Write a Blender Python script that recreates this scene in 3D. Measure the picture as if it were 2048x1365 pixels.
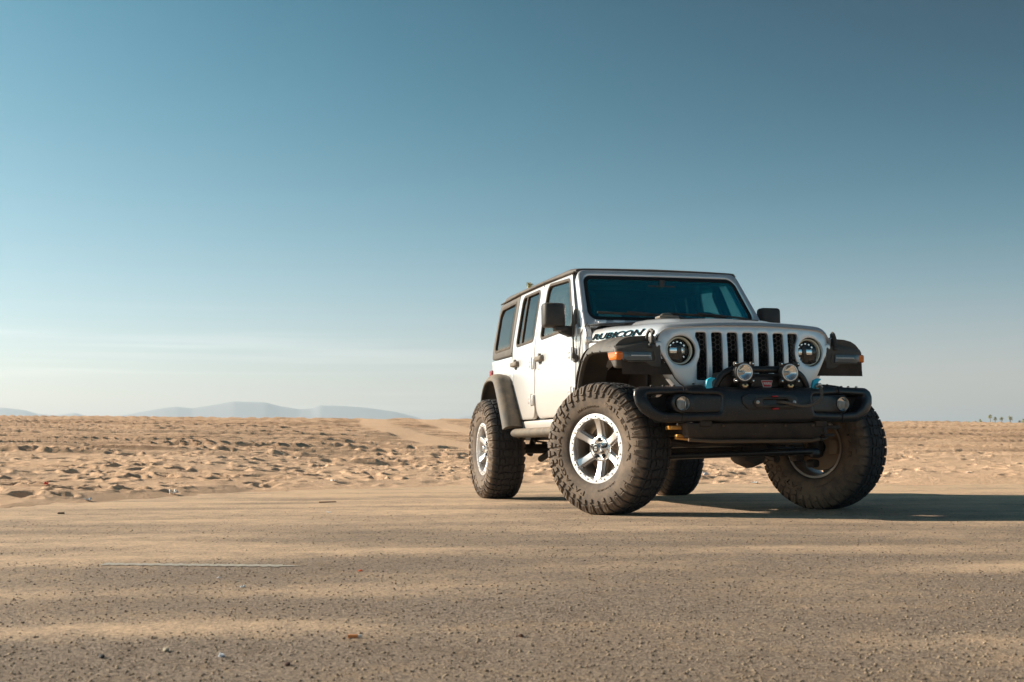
import bpy, bmesh, math, random
import numpy as np
from mathutils import Vector, Matrix
from mathutils.geometry import delaunay_2d_cdt
random.seed(7); rng=np.random.default_rng(7)
S=bpy.context.scene
for o in list(bpy.data.objects): bpy.data.objects.remove(o)
COL=S.collection
rad=math.radians
# ------------------------------------------------ camera
CP=Vector((8.467,-3.842,.462)); YAW,PIT,ROL=2.87554439,.0841299,-.00731112
f_=Vector((math.cos(YAW)*math.cos(PIT),math.sin(YAW)*math.cos(PIT),math.sin(PIT)))
r0=Vector((math.sin(YAW),-math.cos(YAW),0)); u0=r0.cross(f_)
r1=r0*math.cos(ROL)+u0*math.sin(ROL); u1=-r0*math.sin(ROL)+u0*math.cos(ROL)
cam=bpy.data.cameras.new('camera'); camo=bpy.data.objects.new('camera',cam); COL.objects.link(camo)
camo.matrix_world=Matrix(((r1.x,u1.x,-f_.x,CP.x),(r1.y,u1.y,-f_.y,CP.y),(r1.z,u1.z,-f_.z,CP.z),(0,0,0,1)))
cam.sensor_width=36; cam.lens=36*2541.87/2048; cam.clip_start=.05; cam.clip_end=30000
cam.dof.use_dof=True; cam.dof.focus_distance=9.0; cam.dof.aperture_fstop=8.0
S.camera=camo
# ------------------------------------------------ light
SUN_EL=rad(24); SUN_AZ=rad(33)     # light travels along (sin az, cos az)
sd=Vector((-math.sin(SUN_AZ)*math.cos(SUN_EL),-math.cos(SUN_AZ)*math.cos(SUN_EL),math.sin(SUN_EL)))  # towards the sun
SKYK=((2.5,-2.8,38,32),(3.2,-.3,6.5,9.0),(4.6,-.2,1.5,7.0))
w=bpy.data.worlds.new('World'); S.world=w; w.use_nodes=True
nt=w.node_tree; N=nt.nodes; L=nt.links; N.clear()
def nd(N,t,**k):
    n=N.new(t)
    for a,b in k.items():
        if a in('x',): continue
        setattr(n,a,b)
    return n
sky=nd(N,'ShaderNodeTexSky'); sky.sky_type='NISHITA'; sky.sun_disc=False
sky.sun_elevation=SUN_EL; sky.sun_rotation=math.atan2(sd.x,sd.y)
sky.altitude=0; sky.air_density=1.0; sky.dust_density=1.0; sky.ozone_density=1.6
bg=nd(N,'ShaderNodeBackground'); bg.inputs[1].default_value=.081
out=nd(N,'ShaderNodeOutputWorld')
hs=nd(N,'ShaderNodeHueSaturation'); hs.inputs['Saturation'].default_value=1.0
tint=nd(N,'ShaderNodeMix'); tint.data_type='RGBA'; tint.blend_type='MULTIPLY'; tint.inputs[0].default_value=1
tint.inputs[7].default_value=(.97,.835,.945,1)
# thin cirrus streaks, low over the horizon
tc=nd(N,'ShaderNodeTexCoord'); sx=nd(N,'ShaderNodeSeparateXYZ'); L.new(tc.outputs['Generated'],sx.inputs[0])
mp=nd(N,'ShaderNodeMapping'); mp.inputs['Scale'].default_value=(1.3,1.3,55); mp.inputs['Rotation'].default_value=(0,rad(1.5),0)
L.new(tc.outputs['Generated'],mp.inputs[0])
cn=nd(N,'ShaderNodeTexNoise'); cn.inputs['Scale'].default_value=2.2; cn.inputs['Detail'].default_value=7; cn.inputs['Roughness'].default_value=.55
L.new(mp.outputs[0],cn.inputs[0])
cr=nd(N,'ShaderNodeMapRange'); cr.interpolation_type='SMOOTHSTEP'; cr.inputs[1].default_value=.50; cr.inputs[2].default_value=.74
L.new(cn.outputs[0],cr.inputs[0])
band=nd(N,'ShaderNodeMapRange'); band.interpolation_type='SMOOTHSTEP'; band.inputs[1].default_value=.13; band.inputs[2].default_value=.05
L.new(sx.outputs[2],band.inputs[0])
mu=nd(N,'ShaderNodeMath',operation='MULTIPLY'); L.new(cr.outputs[0],mu.inputs[0]); L.new(band.outputs[0],mu.inputs[1])
mu2=nd(N,'ShaderNodeMath',operation='MULTIPLY'); L.new(mu.outputs[0],mu2.inputs[0]); mu2.inputs[1].default_value=.35
cm=nd(N,'ShaderNodeMix'); cm.data_type='RGBA'; cm.inputs[7].default_value=(8.6,8.2,7.6,1)
# the air deepens to teal with height and away from the sun: exp(-s(a+b x)) per channel
def wm(op,a,b=None):
    n=N.new('ShaderNodeMath'); n.operation=op
    for i,v in enumerate((a,b)):
        if v is None: continue
        if isinstance(v,(int,float)): n.inputs[i].default_value=v
        else: L.new(v,n.inputs[i])
    return n.outputs[0]
dt=N.new('ShaderNodeVectorMath'); dt.operation='DOT_PRODUCT'; L.new(tc.outputs['Generated'],dt.inputs[0]); dt.inputs[1].default_value=(math.sin(SUN_AZ),math.cos(SUN_AZ),0)
# darkest about a right angle from the sun, paler again beyond it
xr=wm('MAXIMUM',wm('MINIMUM',wm('DIVIDE',wm('ADD',dt.outputs['Value'],.205),.366),wm('MAXIMUM',wm('SUBTRACT',1.05+.18*3.5,wm('MULTIPLY',dt.outputs['Value'],3.5)),-.7)),-1.4)
sv=wm('MULTIPLY',wm('TANH',wm('DIVIDE',wm('MAXIMUM',sx.outputs[2],0),.38)),.38)
sv2=wm('MULTIPLY',sv,sv)
cc=N.new('ShaderNodeCombineColor')
for i,(a_,b_,c_,d_) in enumerate(SKYK):
    L.new(wm('EXPONENT',wm('MULTIPLY',wm('ADD',wm('ADD',wm('MULTIPLY',xr,.08),wm('MULTIPLY',sv,wm('ADD',wm('MULTIPLY',xr,b_),a_))),wm('MULTIPLY',sv2,wm('ADD',wm('MULTIPLY',xr,d_),c_))),-1)),cc.inputs[i])
deep=N.new('ShaderNodeMix'); deep.data_type='RGBA'; deep.blend_type='MULTIPLY'; deep.inputs[0].default_value=1; L.new(sky.outputs[0],deep.inputs[6]); L.new(cc.outputs[0],deep.inputs[7])
L.new(deep.outputs[2],hs.inputs['Color']); L.new(hs.outputs[0],tint.inputs[6]); L.new(tint.outputs[2],cm.inputs[6]); L.new(mu2.outputs[0],cm.inputs[0])
L.new(wm('MULTIPLY',wm('MINIMUM',wm('MAXIMUM',wm('MULTIPLY',xr,-1.0),0.0),1.0),.28),mu2.inputs[1])
L.new(cm.outputs[2],bg.inputs[0]); L.new(bg.outputs[0],out.inputs[0])
sl=bpy.data.lights.new('sun','SUN'); sl.energy=3.35; sl.angle=rad(.55); sl.color=(1,.862,.71)
so=bpy.data.objects.new('sun',sl); COL.objects.link(so); so.rotation_euler=sd.to_track_quat('Z','Y').to_euler(); so.location=(0,-20,20)
S.render.engine='CYCLES'
S.view_settings.view_transform='Standard'; S.view_settings.look='None'; S.view_settings.exposure=1.32; S.view_settings.gamma=1
S.view_settings.use_curve_mapping=False
# ------------------------------------------------ materials
def mat(name,col=(.5,.5,.5),rough=.5,metal=0,spec=.5,coat=0,emit=None,estr=0):
    m=bpy.data.materials.new(name); m.use_nodes=True; b=m.node_tree.nodes['Principled BSDF']
    b.inputs['Base Color'].default_value=(*col,1); b.inputs['Roughness'].default_value=rough; b.inputs['Metallic'].default_value=metal
    b.inputs['Specular IOR Level'].default_value=spec; b.inputs['Coat Weight'].default_value=coat; b.inputs['Coat Roughness'].default_value=.05
    if emit: b.inputs['Emission Color'].default_value=(*emit,1); b.inputs['Emission Strength'].default_value=estr
    return m
DUST=(.42,.31,.20)
def noise(m,scale,detail=4,rough=.6,coord='Object',vec=None,mscale=None):
    N=m.node_tree.nodes; L=m.node_tree.links
    t=N.new('ShaderNodeTexCoord'); n=N.new('ShaderNodeTexNoise'); n.inputs['Scale'].default_value=scale; n.inputs['Detail'].default_value=detail; n.inputs['Roughness'].default_value=rough
    if mscale:
        q=N.new('ShaderNodeMapping'); q.inputs['Scale'].default_value=mscale; L.new(t.outputs[coord],q.inputs[0]); L.new(q.outputs[0],n.inputs[0])
    else: L.new(t.outputs[coord],n.inputs[0])
    return n.outputs[0]
def rng_(m,src,a,b,c=0,d=1):
    n=m.node_tree.nodes.new('ShaderNodeMapRange'); n.inputs[1].default_value=a; n.inputs[2].default_value=b; n.inputs[3].default_value=c; n.inputs[4].default_value=d
    m.node_tree.links.new(src,n.inputs[0]); return n.outputs[0]
def mth(m,op,a,b=None,clamp=False):
    n=m.node_tree.nodes.new('ShaderNodeMath'); n.operation=op; n.use_clamp=clamp
    for i,v in enumerate((a,b)):
        if v is None: continue
        if isinstance(v,(int,float)): n.inputs[i].default_value=v
        else: m.node_tree.links.new(v,n.inputs[i])
    return n.outputs[0]
def mixc(m,fac,a,b,mode='MIX'):
    n=m.node_tree.nodes.new('ShaderNodeMix'); n.data_type='RGBA'; n.blend_type=mode; L=m.node_tree.links
    for i,v in ((0,fac),(6,a),(7,b)):
        if isinstance(v,(int,float)): n.inputs[i].default_value=v
        elif isinstance(v,tuple): n.inputs[i].default_value=(*v[:3],1)
        else: L.new(v,n.inputs[i])
    return n.outputs[2]
def bsdf(m): return m.node_tree.nodes['Principled BSDF']
def setin(m,name,src): m.node_tree.links.new(src,bsdf(m).inputs[name])
def bump(m,h,strength=.5,dist=.01,prev=None):
    n=m.node_tree.nodes.new('ShaderNodeBump'); n.inputs['Strength'].default_value=strength; n.inputs['Distance'].default_value=dist
    m.node_tree.links.new(h,n.inputs['Height'])
    if prev: m.node_tree.links.new(prev,n.inputs['Normal'])
    m.node_tree.links.new(n.outputs[0],bsdf(m).inputs['Normal']); return n.outputs[0]
def dusty(m,base,amount=.3,up=.5,dust=DUST,rough=.5,drough=.95,scale=6,speck=.0,low=None):
    """wear layer: fine dust lying on upward faces and in cloudy patches"""
    N=m.node_tree.nodes; L=m.node_tree.links
    g=N.new('ShaderNodeNewGeometry'); s=N.new('ShaderNodeSeparateXYZ'); L.new(g.outputs['Normal'],s.inputs[0])
    u=rng_(m,s.outputs[2],.25,1,0,up)
    n1=rng_(m,noise(m,scale,6,.65),.35,.75,0,1)
    f=mth(m,'ADD',mth(m,'MULTIPLY',n1,amount),mth(m,'MULTIPLY',u,n1))
    if low:
        p=N.new('ShaderNodeSeparateXYZ'); L.new(g.outputs['Position'],p.inputs[0])
        f=mth(m,'ADD',f,rng_(m,p.outputs[2],low[0],low[1],low[2],0))
    if speck:
        f=mth(m,'ADD',f,mth(m,'MULTIPLY',rng_(m,noise(m,160,2,.5),.66,.72,0,1),speck))
    f=mth(m,'ADD',f,0,True)
    setin(m,'Base Color',mixc(m,f,base,dust)); 
    r=N.new('ShaderNodeMix'); L.new(f,r.inputs[0]); r.inputs[2].default_value=rough; r.inputs[3].default_value=drough; L.new(r.outputs[0],bsdf(m).inputs['Roughness'])
    return f
M={}
M['paint']=mat('pearl_white_paint',(.80,.79,.76),.4,.52,.5,coat=.5); dusty(M['paint'],(.79,.80,.815),.05,.10,rough=.30,drough=.7,scale=3,low=(.60,1.10,.50))
M['plastic']=mat('black_textured_plastic'); dusty(M['plastic'],(.030,.030,.032),.09,.32,rough=.55,speck=.10,scale=9); bump(M['plastic'],noise(M['plastic'],500,2),.25,.001)
M['dustplastic']=mat('dusty_grey_plastic'); dusty(M['dustplastic'],(.085,.080,.072),.35,.40,rough=.65,speck=.1,scale=7); bump(M['dustplastic'],noise(M['dustplastic'],420,2),.3,.001)
M['flare']=mat('flare_plastic'); dusty(M['flare'],(.065,.062,.058),.16,.26,rough=.6,speck=.1,scale=7); bump(M['flare'],noise(M['flare'],420,2),.3,.001)
M['bumper']=mat('bumper_steel'); dusty(M['bumper'],(.010,.013,.018),.03,.20,rough=.31,speck=.4,scale=8,dust=(.34,.24,.17)); bump(M['bumper'],noise(M['bumper'],330,2),.2,.001)
M['chassis']=mat('chassis_steel'); dusty(M['chassis'],(.012,.012,.013),.14,.35,rough=.55,speck=.5,scale=10,dust=(.26,.16,.10))
M['roof']=mat('hardtop_fibre'); dusty(M['roof'],(.07,.062,.055),.15,.3,rough=.6,scale=5); bump(M['roof'],noise(M['roof'],600,2),.2,.001)
M['liner']=mat('wheelhouse_liner'); dusty(M['liner'],(.045,.032,.025),.45,.3,rough=.9,dust=(.16,.10,.065),scale=7)
M['rubber']=mat('seal_rubber',(.03,.026,.022),.7); dusty(M['rubber'],(.03,.026,.022),.35,.3,rough=.75,dust=(.30,.20,.12),scale=12)
M['interior']=mat('interior_dark',(.025,.027,.03),.7)
M['alu']=mat('machined_aluminium',(.82,.81,.80),.20,1); dusty(M['alu'],(.80,.80,.81),.04,.04,rough=.42,dust=(.45,.33,.22),scale=10)
M['alu_side']=mat('cast_aluminium',(.62,.60,.58),.42,1); dusty(M['alu_side'],(.60,.58,.56),.25,.2,rough=.4,dust=(.40,.29,.19),scale=9)
M['chrome']=mat('chrome',(.85,.85,.84),.16,1)
M['handle']=mat('worn_handle_plastic'); dusty(M['handle'],(.14,.13,.115),.35,.4,rough=.5,speck=.2,scale=25)
M['hubalu']=mat('polished_hub',(.88,.88,.88),.24,1)
M['capblack']=mat('cap_black',(.03,.025,.022),.25)
M['white']=mat('white_print',(.75,.75,.75),.5)
M['red']=mat('red_plastic',(.45,.015,.02),.35)
M['blue']=mat('blue_hook_paint',(.02,.55,.80),.35,0,.5,coat=.4)
M['lightblue']=mat('pale_blue_print',(.12,.42,.52),.9,0,.02)
M['blackprint']=mat('dark_print',(.010,.014,.018),.9,0,.02)
M['brass']=mat('brass_bolt',(.75,.52,.27),.35,1)
M['gold']=mat('yellow_bracket',(.55,.27,.06),.45,.3)
M['bracket']=mat('dusty_bracket',(.12,.08,.05),.8)
M['rope']=mat('braided_rope',(.13,.115,.10),.9)
M['disc']=mat('rusty_brake_disc',(.20,.13,.08),.6,.0); dusty(M['disc'],(.34,.24,.16),.5,.2,rough=.6,dust=(.34,.23,.15))
M['hex']=mat('grille_mesh_plastic',(.10,.085,.08),.5)
M['black']=mat('void_black',(.006,.006,.007),.8)
M['amber']=mat('amber_lens',(.85,.19,.008),.18,0,.6,coat=.5)
M['amber'].node_tree.nodes['Principled BSDF'].inputs['Subsurface Weight'].default_value=.15
M['halo']=mat('halo_ring',(.90,.91,.76),.25,0,.6,coat=.5)
M['reflector']=mat('reflector_chrome',(.95,.95,.94),.10,1)
M['ringwhite']=mat('bezel_white',(.92,.92,.90),.3,.3)
M['lensclear']=mat('running_lamp_lens',(.10,.13,.145),.15,0,.5,coat=.6)
M['seat']=mat('seat_fabric',(.04,.045,.05),.85)
M['tail']=mat('tail_lens',(.30,.02,.02),.2)
def glass(name,tint,ior=1.52,refl=1.0,gc=(.95,.95,.95)):
    m=bpy.data.materials.new(name); m.use_nodes=True; N=m.node_tree.nodes; L=m.node_tree.links; N.clear()
    o=N.new('ShaderNodeOutputMaterial'); t=N.new('ShaderNodeBsdfTransparent'); t.inputs[0].default_value=(*tint,1)
    g=N.new('ShaderNodeBsdfGlossy'); g.inputs['Roughness'].default_value=.015; g.inputs[0].default_value=(*gc,1)
    ge=N.new('ShaderNodeNewGeometry'); ma=N.new('ShaderNodeMapRange'); ma.inputs[3].default_value=ior; ma.inputs[4].default_value=1/ior
    L.new(ge.outputs['Backfacing'],ma.inputs[0]); fr=N.new('ShaderNodeFresnel'); L.new(ma.outputs[0],fr.inputs[0])
    mm=N.new('ShaderNodeMath'); mm.operation='MULTIPLY'; mm.inputs[1].default_value=refl; mm.use_clamp=True; L.new(fr.outputs[0],mm.inputs[0])
    mx=N.new('ShaderNodeMixShader'); L.new(mm.outputs[0],mx.inputs[0]); L.new(t.outputs[0],mx.inputs[1]); L.new(g.outputs[0],mx.inputs[2]); L.new(mx.outputs[0],o.inputs[0])
    return m
M['windshield']=glass('windshield_glass',(.66,.93,.93),refl=6.5,gc=(.08,.92,1.0)); M['sideglass']=glass('side_glass',(.70,.80,.78),refl=1.25,gc=(.92,.84,.78)); M['privacy']=glass('privacy_glass',(.30,.36,.35),refl=1.25,gc=(.92,.84,.78))
M['clearglass']=glass('lamp_glass',(.93,.94,.94))
# ------------------------------------------------ mesh helpers
class MB:
    def __init__(s): s.V=[]; s.F=[]
    def add(s,V,F):
        n=len(s.V); s.V+= [tuple(v) for v in V]; s.F+=[tuple(i+n for i in f) for f in F]; return s
    def bm(s,b):
        b.verts.ensure_lookup_table(); b.verts.index_update()
        s.add([v.co[:] for v in b.verts],[[v.index for v in f.verts] for f in b.faces]); b.free(); return s
def link(name,me,parent=None,kind=None):
    o=bpy.data.objects.new(name,me); COL.objects.link(o)
    if parent: o.parent=parent
    if kind: o['kind']=kind
    return o
def build(name,mb,mt,parent=None,ang=38,kind=None,weld=True,label=None):
    V,F=(mb.V,mb.F) if isinstance(mb,MB) else mb
    me=bpy.data.meshes.new(name); me.from_pydata([tuple(map(float,v)) for v in V],[],F)
    b=bmesh.new(); b.from_mesh(me)
    if weld: bmesh.ops.remove_doubles(b,verts=b.verts,dist=2e-5)
    bmesh.ops.recalc_face_normals(b,faces=b.faces); b.to_mesh(me); b.free()
    me.shade_smooth(); me.set_sharp_from_angle(angle=rad(ang))
    me.materials.append(M[mt] if isinstance(mt,str) else mt)
    o=link(name,me,parent,kind)
    if label: o['label']=label
    return o
def box(c,s,bev=0,seg=2,rot=None):
    b=bmesh.new(); bmesh.ops.create_cube(b,size=1)
    for v in b.verts: v.co=Vector((v.co.x*s[0],v.co.y*s[1],v.co.z*s[2]))
    if bev: bmesh.ops.bevel(b,geom=b.edges[:],offset=bev,segments=seg,affect='EDGES',profile=.5,clamp_overlap=True)
    if rot is not None: bmesh.ops.rotate(b,verts=b.verts,cent=(0,0,0),matrix=rot)
    for v in b.verts: v.co+=Vector(c)
    return MB().bm(b)
def prism(poly,fn,d0,d1,bev=0,seg=2):
    """polygon in two coordinates, extruded between depths d0 and d1; fn(a,b,d)->xyz"""
    b=bmesh.new(); n=len(poly)
    A=[b.verts.new(fn(p[0],p[1],d0)) for p in poly]; B=[b.verts.new(fn(p[0],p[1],d1)) for p in poly]
    b.faces.new(A[::-1]); b.faces.new(B)
    for i in range(n): b.faces.new((A[i],A[(i+1)%n],B[(i+1)%n],B[i]))
    if bev: bmesh.ops.bevel(b,geom=b.edges[:],offset=bev,segments=seg,affect='EDGES',profile=.5,clamp_overlap=True)
    return MB().bm(b)
def grid(P,cu=False,cv=False):
    """P[i][j] points -> quads"""
    n=len(P); m=len(P[0]); V=[q for r in P for q in r]; F=[]
    for i in range(n if cu else n-1):
        for j in range(m if cv else m-1):
            F.append((i*m+j,i*m+(j+1)%m,((i+1)%n)*m+(j+1)%m,((i+1)%n)*m+j))
    return MB().add(V,F)
def lathe(prof,seg=48,axis='y',c=(0,0,0),closed=False):
    P=[]
    for k in range(seg):
        a=2*math.pi*k/seg; row=[]
        for (h,r) in prof:
            x,z=r*math.cos(a),r*math.sin(a)
            q={'y':(x,h,z),'x':(h,x,z),'z':(x,z,h)}[axis]; row.append((q[0]+c[0],q[1]+c[1],q[2]+c[2]))
        P.append(row)
    return grid(P,cu=True,cv=closed)
def tube(path,r,seg=10,closed=False,caps=True):
    path=[Vector(p) for p in path]; n=len(path); rs=r if isinstance(r,(list,tuple)) else [r]*n
    P=[]; up=None
    for i,p in enumerate(path):
        if closed: t=(path[(i+1)%n]-path[i-1])
        else: t=path[min(i+1,n-1)]-path[max(i-1,0)]
        t.normalize()
        if up is None:
            up=Vector((0,0,1)) if abs(t.z)<.9 else Vector((1,0,0))
        up=(up-t*up.dot(t)).normalized(); bi=t.cross(up)
        P.append([tuple(p+(up*math.cos(2*math.pi*k/seg)+bi*math.sin(2*math.pi*k/seg))*rs[i]) for k in range(seg)])
    mb=grid(P,cu=closed,cv=True)
    if caps and not closed:
        mb.F.append(tuple(range(seg))[::-1]); mb.F.append(tuple(range((n-1)*seg,n*seg)))
    return mb
def spline(pts,n=8,closed=False):
    pts=[Vector(p) for p in pts]; m=len(pts); out=[]
    for i in range(m if closed else m-1):
        g=lambda k: pts[k%m] if closed else pts[max(0,min(m-1,k))]
        a,b,c,d=g(i-1),g(i),g(i+1),g(i+2)
        for k in range(n):
            t=k/n; out.append(.5*((2*b)+(c-a)*t+(2*a-5*b+4*c-d)*t*t+(3*b-a-3*c+d)*t**3))
    if not closed: out.append(pts[-1])
    return out
def rpoly(pts,r,n=5):
    """round the corners of a polygon; r a number or one per corner"""
    m=len(pts); out=[]; R=r if isinstance(r,(list,tuple)) else [r]*m
    for i in range(m):
        p=Vector(pts[i]); a=Vector(pts[i-1])-p; b=Vector(pts[(i+1)%m])-p
        la,lb=a.length,b.length; a.normalize(); b.normalize()
        ang=a.angle(b)
        if R[i]<=0 or ang>3.05: out.append(p[:]); continue
        d=min(R[i]/math.tan(ang/2),la*.48,lb*.48); rr=d*math.tan(ang/2)
        A=p+a*d; B=p+b*d; bis=(a+b).normalized(); cc=p+bis*(rr/math.sin(ang/2))
        va,vb=A-cc,B-cc; th=va.angle(vb); 
        for k in range(n+1):
            t=k/n; s1=math.sin((1-t)*th)/math.sin(th); s2=math.sin(t*th)/math.sin(th)
            out.append((cc+va*s1+vb*s2)[:])
    return out
def dens(poly,h):
    out=[]; m=len(poly)
    for i in range(m):
        a=Vector(poly[i]); b=Vector(poly[(i+1)%m]); k=max(1,int(math.ceil((b-a).length/h)))
        for j in range(k): out.append((a+(b-a)*(j/k))[:])
    return out
def area(p): return .5*sum(p[i][0]*p[(i+1)%len(p)][1]-p[(i+1)%len(p)][0]*p[i][1] for i in range(len(p)))
def inset(poly,d):
    """move a ring towards its inside (positive d)"""
    s=1 if area(poly)>0 else -1; m=len(poly); out=[]
    for i in range(m):
        a=Vector(poly[i-1]); p=Vector(poly[i]); b=Vector(poly[(i+1)%m])
        e1=(p-a); e2=(b-p)
        if e1.length<1e-9 or e2.length<1e-9: out.append(p[:]); continue
        n1=Vector((-e1.y,e1.x)).normalized()*s; n2=Vector((-e2.y,e2.x)).normalized()*s
        n=n1+n2
        if n.length<1e-6: n=n1
        n.normalize(); k=max(.5,n.dot(n1)); out.append((p+n*(d/k))[:])
    return out
def inpoly(P,poly):
    x,y=P[:,0],P[:,1]; r=np.zeros(len(P),bool); q=np.array(poly); j=len(q)-1
    for i in range(len(q)):
        xi,yi=q[i]; xj,yj=q[j]
        c=((yi>y)!=(yj>y)); 
        with np.errstate(divide='ignore',invalid='ignore'): xx=(xj-xi)*(y-yi)/(yj-yi+1e-30)+xi
        r^=c&(x<xx); j=i
    return r
def panel(outl,holes,surf,thick=.03,bev=.006,h=.05,seg=2,back=False,ext=0):
    """sheet over surf(a,b,depth)->xyz with rounded rims at its outline and round its holes"""
    mb=MB(); rings=[]
    for k,(pl,sg) in enumerate([(outl,1)]+[(q,-1) for q in holes]):
        pl=dens(pl,h); R=[(inset(pl,0),thick)]
        for s in range(seg+1):
            a=math.pi/2*s/seg; R.append((inset(pl,sg*bev*(1-math.cos(a))),bev*(1-math.sin(a))))
        P=[[surf(q[0],q[1],d) for q in rr] for rr,d in R]
        mb.add(*(lambda g:(g.V,g.F))(grid(P,cv=True))); rings.append(R[-1][0])
    al=[Vector(q) for r in rings for q in r]; ed=[]; n=0
    for r in rings:
        ed+=[(n+i,n+(i+1)%len(r)) for i in range(len(r))]; n+=len(r)
    o=np.array(rings[0]); x0,y0=o.min(0); x1,y1=o.max(0)
    gx,gy=np.meshgrid(np.arange(x0+h/2,x1,h),np.arange(y0+h/2,y1,h)); G=np.stack([gx.ravel(),gy.ravel()],1)
    if len(G):
        k=inpoly(G,rings[0])
        for r in rings[1:]: k&=~inpoly(G,r)
        G=G[k]; A=np.array([v[:] for v in al])
        if len(G):
            dmin=np.sqrt(((G[:,None]-A[None])**2).sum(-1)).min(1); G=G[dmin>h*.4]
    vs=al+[Vector(g) for g in G]
    rv,re,rf,_,_,_=delaunay_2d_cdt(vs,ed,[],0,1e-6)
    cen=np.array([np.mean([rv[i][:] for i in f],axis=0) for f in rf]); k=inpoly(cen,rings[0])
    for r in rings[1:]: k&=~inpoly(cen,r)
    F=[f for f,q in zip(rf,k) if q]
    mb.add([surf(v[0],v[1],0) for v in rv],F)
    if back: mb.add([surf(v[0],v[1],thick) for v in rv],F)
    return mb
def text_mesh(s,size=1,extrude=0,bold=0,shear=0,spacing=1,center=True):
    c=bpy.data.curves.new('t','FONT'); c.body=s; c.size=size; c.extrude=extrude; c.offset=bold; c.shear=shear; c.space_character=spacing
    c.resolution_u=3
    if center: c.align_x='CENTER'; c.align_y='CENTER'
    o=bpy.data.objects.new('t',c); COL.objects.link(o); bpy.context.view_layer.update()
    dg=bpy.context.evaluated_depsgraph_get(); me=bpy.data.meshes.new_from_object(o.evaluated_get(dg))
    V=[v.co[:] for v in me.vertices]; F=[tuple(p.vertices) for p in me.polygons]
    bpy.data.objects.remove(o); bpy.data.curves.remove(c); bpy.data.meshes.remove(me)
    return V,F
def root(name,label,cat,loc=(0,0,0),group=None):
    o=bpy.data.objects.new(name,None); COL.objects.link(o); o.location=loc; o['label']=label; o['category']=cat
    if group: o['group']=group
    o.empty_display_size=.2
    return o
def tag(o,label,cat,group=None):
    o['label']=label; o['category']=cat
    if group: o['group']=group
    return o
# ================================================ GROUND
FW=np.array([math.cos(YAW),math.sin(YAW)]); RW=np.array([math.sin(YAW),-math.cos(YAW)])
C2=np.array([CP.x,CP.y])
def uv2w(u,v): return C2[0]+u*RW[0]+v*FW[0], C2[1]+u*RW[1]+v*FW[1]
def w2uv(x,y): return (x-C2[0])*RW[0]+(y-C2[1])*RW[1],(x-C2[0])*FW[0]+(y-C2[1])*FW[1]
def smooth_noise(shape,sig,seed,aniso=(1,1)):
    r=np.random.default_rng(seed); a=r.standard_normal(shape); F=np.fft.rfft2(a)
    fy=np.fft.fftfreq(shape[0])[:,None]; fx=np.fft.rfftfreq(shape[1])[None]
    F*=np.exp(-2*(math.pi**2)*((fy*sig*aniso[0])**2+(fx*sig*aniso[1])**2)); b=np.fft.irfft2(F,shape); return b/b.std()
def vedge(u): return np.interp(u,[-60,-20,-8,-4.2,-2.9,-.8,3.4,5.8,20,60],[3,5,7.6,10.4,13.9,15.6,15.0,14.5,12.5,9])
def sample(R,u,v,u0,v0,h):
    i=np.clip((v-v0)/h,0,R.shape[0]-1.001); j=np.clip((u-u0)/h,0,R.shape[1]-1.001)
    a=i.astype(int); b=j.astype(int); fa=i-a; fb=j-b
    return (R[a,b]*(1-fb)+R[a,b+1]*fb)*(1-fa)+(R[a+1,b]*(1-fb)+R[a+1,b+1]*fb)*fa
# near raster of sand relief
NH=.025; NU0,NV0=-17,7; nsh=(int(27/NH),int(34/NH)); VV,UU=np.mgrid[0:nsh[0],0:nsh[1]]; VV=VV*NH+NV0; UU=UU*NH+NU0
near=smooth_noise(nsh,10,1,(1,1.4))*.008+smooth_noise(nsh,30,2)*.013+smooth_noise(nsh,2.0,3)*.0022+smooth_noise(nsh,4.5,33,(1,1.6))*.0065
FH=.05; MN=np.zeros(nsh); MF=np.zeros((int(64/FH),int(96/FH)))
def stamp(R,u,v,u0,v0,h,ru,rv,depth,ang,rim=.35):
    ext=max(ru,rv)*2.2; j0,j1=int((u-ext-u0)/h),int((u+ext-u0)/h)+1; i0,i1=int((v-ext-v0)/h),int((v+ext-v0)/h)+1
    if i0<0 or j0<0 or i1>=R.shape[0] or j1>=R.shape[1]: return
    ii,jj=np.mgrid[i0:i1,j0:j1]; du=jj*h+u0-u; dv=ii*h+v0-v
    c,s=math.cos(ang),math.sin(ang); a=(du*c+dv*s)/ru; b=(-du*s+dv*c)/rv; q=np.sqrt(a*a+b*b)
    R[i0:i1,j0:j1]+=-depth/(1+(q/.8)**6)+depth*rim*np.exp(-((q-1.35)/.3)**2)
for k in range(7500):
    u=rng.uniform(-16,16.5); v=rng.uniform(8,33); ve=vedge(u); t=v-ve
    if t<.25: continue
    pr=1 if t<9 else max(0.10,1-(t-9)/8)
    if u>5: pr*=.38
    if rng.random()>pr: continue
    near_e=min(1,.35+t/2.5); r=rng.uniform(.055,.135)
    stamp(near,u,v,NU0,NV0,NH,r*rng.uniform(1,1.5),r*rng.uniform(.7,1),rng.uniform(.025,.070)*near_e,rng.uniform(-.6,.9),rng.uniform(.15,.40))
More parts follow.
